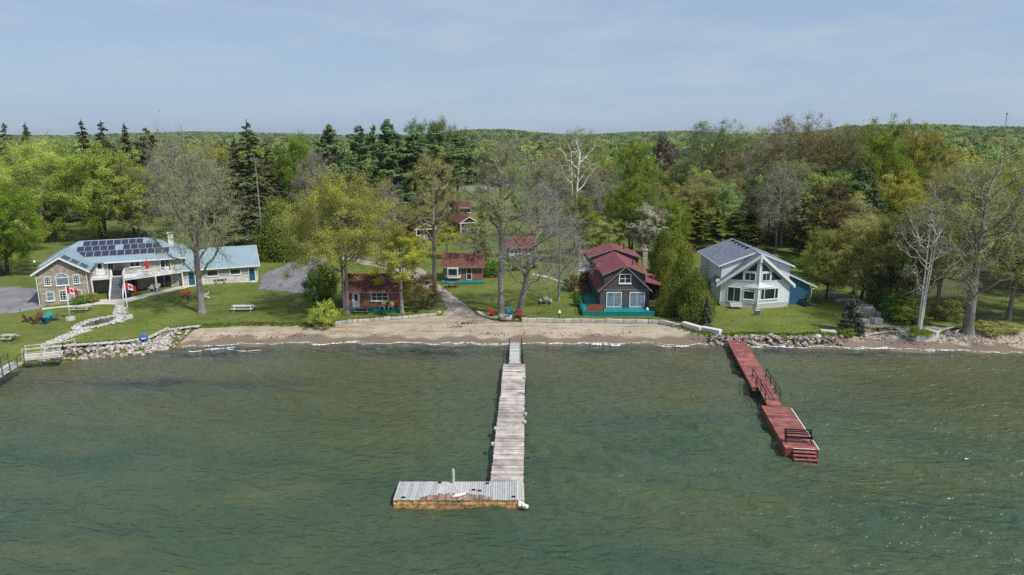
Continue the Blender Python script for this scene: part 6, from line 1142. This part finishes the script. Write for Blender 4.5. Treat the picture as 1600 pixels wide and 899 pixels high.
for i, (x, yb, yt, w_) in enumerate(((1085, 395, 312, 60), (1118, 393, 322, 60), (1145, 392, 330, 56), (1180, 392, 345, 50), (1250, 398, 300, 66), (1274, 420, 318, 54))): T('spruce2' if i % 2 else 'pine2', x, yb, yt, w_, ['loose olive conifer left behind the chalet, nearest the cedar hedge', 'loose olive conifer above the left chalet eave', 'loose olive conifer above the chalet ridge', 'low olive conifer right of the chalet ridge', 'tall olive conifer at the right rear of the chalet', 'olive conifer behind the blue annex'][i], 'cedar', rz=i)
T('maple', 1352, 372, 207, 120, 'dense deep green maple on the right', 'green', rz=2); T('maple', 1422, 362, 212, 100, 'golden-green maple right of the deep green one', 'gold', rz=5); T('pine', 1335, 392, 258, 70, 'blue-green pine below the deep green maple', 'pine', rz=5); T('round', 1390, 392, 290, 84, 'yellow-leaved rounded tree below the golden maple', 'gold', rz=5); T('pine2', 1362, 398, 300, 50, 'thin pine with pale trunk right of the blue-green pine', 'pine', rz=2)
T('multi', 1500, 385, 262, 110, 'grey-green willow crown behind the big grey tree', 'willow', rz=2); T('multi', 1585, 400, 252, 120, 'golden-olive crown near the right edge', 'gold', rz=2)
# shrubs and garden plants
for x, yb, yt, w_, l, lf in ((508, 512, 474, 42, 'yellow-green shrub at the edge of the sand', 'yellow'), (500, 482, 420, 44, 'tall dark green shrub left of the multi-stemmed tree', 'deep'), (512, 470, 416, 40, 'leafy green shrub behind the multi-stemmed tree trunks', 'olive'), (620, 478, 440, 30, 'olive shrub at the right wall of the beach cottage', 'olive'), (124, 476, 462, 20, 'green shrub against the front of the stone house', 'deep'), (137, 474, 460, 18, 'round shrub at the corner of the stone house', 'olive'), (147, 473, 458, 18, 'pale leafy plant beside the grey stairs', 'willow'),
        (800, 420, 402, 44, 'clipped dark hedge bush left of the brick porch', 'deep'), (828, 418, 404, 30, 'clipped dark bush right of the brick porch', 'deep'), (778, 422, 405, 44, 'olive hedge bush behind the tall thin-crowned tree', 'olive'), (904, 478, 462, 18, 'green shrub left of the turquoise deck', 'deep'), (902, 466, 452, 16, 'small leafy shrub beside the turquoise deck strip', 'willow'), (898, 455, 430, 26, 'pinkish budding shrub left of the white balcony', 'rust'), (912, 448, 426, 24, 'dry reddish shrub under the white balcony', 'rust'),
        (1112, 480, 462, 16, 'low green shrub at the left corner of the chalet', 'deep'), (1108, 462, 438, 18, 'olive shrub at the left wall of the chalet', 'olive'), (1434, 528, 512, 34, 'low green plants in the block-edged bed', 'green'), (1322, 526, 514, 24, 'low green plants at the foot of the young spruce', 'green'), (1224, 533, 524, 10, 'tiny yellow flowering plant among the right boulders', 'yellow'), (1398, 500, 464, 44, 'dark green shrub behind the stepped blocks', 'deep'), (1418, 504, 470, 54, 'olive shrub left behind the birch', 'olive'), (1478, 500, 470, 44, 'olive shrub right behind the birch', 'willow'), (1545, 522, 505, 44, 'low green shrub right of the big grey trunk', 'willow'), (1573, 520, 504, 36, 'low pale green shrub behind the driftwood', 'willow'),
        (1296, 440, 402, 50, 'olive shrub behind the blue annex', 'olive'), (1268, 430, 396, 44, 'green shrub behind the annex roof', 'deep'), (770, 432, 410, 34, 'green shrub right of the bay-windowed cottage', 'deep'), (652, 400, 372, 44, 'grey-green low bush in front of the white-posted cottage', 'willow'), (520, 400, 372, 40, 'olive bush at the bend of the drive', 'olive'), (268, 446, 438, 8, 'small potted plant at the patio end', 'green')):
    T('shrub', x, yb, yt, w_, l, lf)
# individual trees of the wood, then the far wood as one
W = {}
def BLm(seed, h, cr, cb, nleaf, ls, **k): return broadleaf(seed, h, cr, cb, 20, 6, 5, nleaf, ls, .7, tr=.26, **k)
W['round'] = make_tree(BLm(31, 16, 5.6, .2, 20000, .28, lump=.3), 16, 5.6, 'bark', 'olive', 'twig', 'wood_tree')
W['oval'] = make_tree(BLm(32, 18, 4.6, .28, 18000, .28, lump=.35), 18, 4.6, 'bark', 'olive', 'twig', 'tall_wood_tree')
W['open'] = make_tree(broadleaf(33, 18, 5.0, .3, 24, 8, 6, 13000, .22, .6, tr=.26, fine=3, lump=.35), 18, 5.0, 'bark', 'olive', 'twigmauve', 'budding_wood_tree')
W['pine'] = make_tree(conifer(34, 20, 4.2, .12, .8, 6, 16000, .5, .12, 'pine', asp=.35), 20, 4.2, 'barkdark', 'pine', 'twig', 'wood_pine')
W['spruce'] = make_tree(conifer(35, 18, 3.2, .08, .7, 7, 15000, .42, -.2, 'spruce', asp=.4), 18, 3.2, 'barkdark', 'spruce', 'twig', 'wood_spruce')
REG = [(-900, 250, 'behind the left maples and the stone house'), (250, 450, 'behind the dark spruces and the garage'), (450, 760, 'behind the white pines'), (760, 870, 'behind the road gap in the middle'), (870, 1060, 'behind the dark cottage and the dead pale tree'), (1060, 1300, 'behind the chalet and the cedar hedge'), (1300, 2600, 'behind the birch and the right shore')]
KL = dict(olive='olive-green tree', hillgreen='fresh green tree', rust='rusty brown budding tree', gold='golden-green tree', bare='mauve-grey bare tree', pine='blue-green pine', spruce='dark spruce', willow='grey-green willow-like tree', deep='deep green tree')
MIX = [(-900, 250, 'olive hillgreen gold spruce olive bare'), (250, 450, 'olive gold bare hillgreen spruce olive'), (450, 760, 'pine pine hillgreen olive spruce gold'), (760, 870, 'bare olive spruce gold hillgreen olive'), (870, 1060, 'olive olive willow gold bare olive'), (1060, 1300, 'olive willow rust bare olive gold olive hillgreen'), (1300, 2600, 'willow olive willow hillgreen gold olive bare')]
cand = []; r = random.Random(12); named = [(o.location.x, o.location.y) for o in COL.objects if o.type == 'EMPTY' and o.get('category') == 'tree' and o.location.length > 1]
named += [(o.location.x + 4, o.location.y + 5) for o in COL.objects if o.type == 'EMPTY' and o.get('category') in ('house', 'cottage')]
na = np.array(named); pts = np.zeros((0, 2)); road = np.array([at(*p)[:2] for p in ((-200, 356), (100, 339), (300, 324.5), (500, 310), (700, 296.8), (820, 290.5), (1000, 285), (1300, 278))])
tries = 0
while len(pts) < 2300 and tries < 110000:
    tries += 1; y = 80 + 330 * math.sqrt(r.random()); a = r.uniform(-1.2, 1.2); x = a * y
    y0 = float(wood_start(x, y))
    if y < y0 + 1.5: continue
    if abs(y - np.interp(x, road[:, 0], road[:, 1])) < 6.5 and x < 40: continue
    if 690 < 800 + FOC * x / y < 835 and y < 300: continue
    dmin = 3.4 if y < 160 else 4.6
    if len(pts) and np.min(np.hypot(pts[:, 0] - x, pts[:, 1] - y)) < dmin * 1.25: continue
    if np.min(np.hypot(na[:, 0] - x, na[:, 1] - y)) < 4.5: continue
    pts = np.vstack([pts, [x, y]])
order = np.argsort(np.hypot(pts[:, 0], pts[:, 1]) + 500 * (np.abs(pts[:, 0] / pts[:, 1]) > .86)); NI = 290
for q in order[:NI]:
    x, y = pts[q]; px = 800 + FOC * CS * x / y; kinds = next(m for a, b_, m in MIX if a <= px < b_).split(); k = r.choice(kinds); reg = next(l for a, b_, l in REG if a <= px < b_)
    pk = {'pine': 'pine', 'spruce': 'spruce', 'bare': 'open'}.get(k) or r.choice(['round', 'oval', 'open', 'open']); hh = {'pine': 15, 'spruce': 13, 'bare': 13}.get(k, 12.5) * r.uniform(.8, 1.2)
    if 1060 < px < 1300: hh *= 1.2
    if 690 < px < 900: hh *= .75
    if px > 1300 and y < 130: hh *= .8
    hh = min(hh, CAM_H - float(hgt(x, y)) - (y * (.0 if px < 1060 else -.008)) + 1 * r.random() - 1.5)
    z = float(hgt(x, y)); pr = W[pk]; tw = (y * CS + 3) / FOC; wpx = 2 * pr['r0'] * hh / pr['h0'] * r.uniform(1.0, 1.35) / tw
    plant(pr, 0, 0, 0, KL[k] + ' in the wood ' + reg, wpx, group=KL[k] + 's in the wood ' + reg, leaf={'bare': 'rust'}.get(k, k), pos=(x, y, z), h=hh)
# the far wood: tens of thousands of crowns nobody could count, instanced on points
pl = [[], [], [], [], []]; sc = [[], [], [], [], []]
def addp(x, y, s):
    px = 800 + FOC * x / max(y, 1); c_ = r.random(); con = .5 if (430 < px < 740 and y < 520) else (.35 if 720 < px < 800 and 400 < y < 900 else .14)
    k = (3 if r.random() < .5 else 4) if c_ < con else r.choice([0, 0, 1, 1, 2, 2] if y < 900 else [0, 1, 1, 0, 0, 1, 2]); pl[k].append((x, y, float(hgt(x, y)) - .3)); sc[k].append(s)
for q in order[NI:]: x, y = pts[q]; addp(x, y, min(1.05, (CAM_H - float(hgt(x, y)) - 2) / 17) * r.uniform(.75, 1.0))
d = 380.0
while d < 3300:
    step = 6.4 + (d - 380) * .0034; n = int(2.0 * d * 1.25 / step)
    for i in range(n):
        x = (-1 + 2 * (i + r.random()) / n) * d * 1.25; y = d + r.uniform(-.6, .6) * step; g = math.sin(x * .008 + 2) * math.sin(y * .006)
        if g > .72 and d < 1400: continue                       # a few small fields
        if -130 < x - (-.03 * y) < 20 and 380 < y < 560: continue
        addp(x, y, r.uniform(.6, 1.12) * (.78 if d < 700 else .92))
    d += step * (.95 if d < 900 else 1.25)
ng = bpy.data.node_groups.new('far_wood', 'GeometryNodeTree'); ng.interface.new_socket('Geometry', in_out='INPUT', socket_type='NodeSocketGeometry'); ng.interface.new_socket('Geometry', in_out='OUTPUT', socket_type='NodeSocketGeometry')
N = ng.nodes; L = ng.links; gi = N.new('NodeGroupInput'); go = N.new('NodeGroupOutput'); jn = N.new('GeometryNodeJoinGeometry'); L.new(jn.outputs[0], go.inputs[0])
def lowcrown(parts_, n, sc_):
    tr_, (v, f, t_), _ = parts_; return v, f, t_
def farmesh(nm, parts_, lf):
    (tv, tf, _), (v, f, t_), _ = parts_; return mesh_arrays(nm, v, f, t_, LEAF[lf])
fm_ = [farmesh('far_crown', BLm(41, 15, 6, .12, 2400, .85, lump=.3), 'far'), farmesh('far_crown', BLm(42, 16, 5, .2, 2200, .85, lump=.35), 'far'), farmesh('far_crown', BLm(43, 15, 5, .2, 1700, .75, lump=.35), 'gold'), farmesh('far_crown', conifer(44, 18, 4, .1, 1.1, 6, 1800, 1.3, .1, 'pine', asp=.4), 'farpine'), farmesh('far_crown', conifer(45, 17, 3.2, .1, 1.1, 6, 1600, 1.1, -.2, 'spruce', asp=.45), 'farpine')]
allv = []; kk = []; ss = []
for k in range(5): allv += pl[k]; kk += [k] * len(pl[k]); ss += sc[k]
me = bpy.data.meshes.new('far_wood'); me.vertices.add(len(allv)); me.vertices.foreach_set('co', np.array(allv, np.float32).ravel())
a_ = me.attributes.new('kind_id', 'INT', 'POINT'); a_.data.foreach_set('value', kk); a_ = me.attributes.new('sc', 'FLOAT', 'POINT'); a_.data.foreach_set('value', ss); a_ = me.attributes.new('rot', 'FLOAT', 'POINT'); a_.data.foreach_set('value', [r.random() * 6.28 for _ in ss])
fw = link('far_wood', me)
# the instance sources are real crowns of trees standing in the wood
def attr(n_, t_): q = N.new('GeometryNodeInputNamedAttribute'); q.data_type = t_; q.inputs['Name'].default_value = n_; return q.outputs['Attribute']
far_src = []
src_pts = [allv[i] for i in (3, 11, 23, 37, 51)]
for k in range(5):
    x, y, z = src_pts[k]; o = empty('wood_tree_far', (x + 3, y + 3, z)); tag(o, 'tree at the near edge of the far wood, kind %s' % ['broad', 'oval', 'thin budding', 'pine', 'spruce'][k], 'tree'); o['label'] = ['broad rounded olive tree at the near edge of the far wood', 'oval olive tree at the near edge of the far wood', 'thin budding tree at the near edge of the far wood', 'pine at the near edge of the far wood', 'pointed spruce at the near edge of the far wood'][k]; o.name = 'wood_tree'
    c = link('crown', fm_[k], o); b = MB(); b.tube((0, 0, -.5), (0, 0, 9), .3, .12); b.build('trunk', M_['bark'], o)
    oi = N.new('GeometryNodeObjectInfo'); oi.inputs['Object'].default_value = c; oi.inputs['As Instance'].default_value = True; oi.transform_space = 'ORIGINAL'
    ip = N.new('GeometryNodeInstanceOnPoints'); cm = N.new('FunctionNodeCompare'); cm.data_type = 'INT'; cm.operation = 'EQUAL'; L.new(attr('kind_id', 'INT'), cm.inputs[2]); cm.inputs[3].default_value = k
    L.new(gi.outputs[0], ip.inputs['Points']); L.new(cm.outputs[0], ip.inputs['Selection']); L.new(oi.outputs['Geometry'], ip.inputs['Instance'])
    cr_ = N.new('ShaderNodeCombineXYZ'); L.new(attr('rot', 'FLOAT'), cr_.inputs[2]); L.new(cr_.outputs[0], ip.inputs['Rotation']); L.new(attr('sc', 'FLOAT'), ip.inputs['Scale']); L.new(ip.outputs[0], jn.inputs[0])
md = fw.modifiers.new('wood', 'NODES'); md.node_group = ng
tag(fw, 'the wood stretching back over the low hills to the horizon', 'wood', kind='stuff')
# unused prototypes go; every planted one stays
for g in list(G.values()) + list(W.values()):
    if 'label' not in g:
        for ch in list(g.children): bpy.data.objects.remove(ch)
        bpy.data.objects.remove(g)
print('far trees', len(allv))
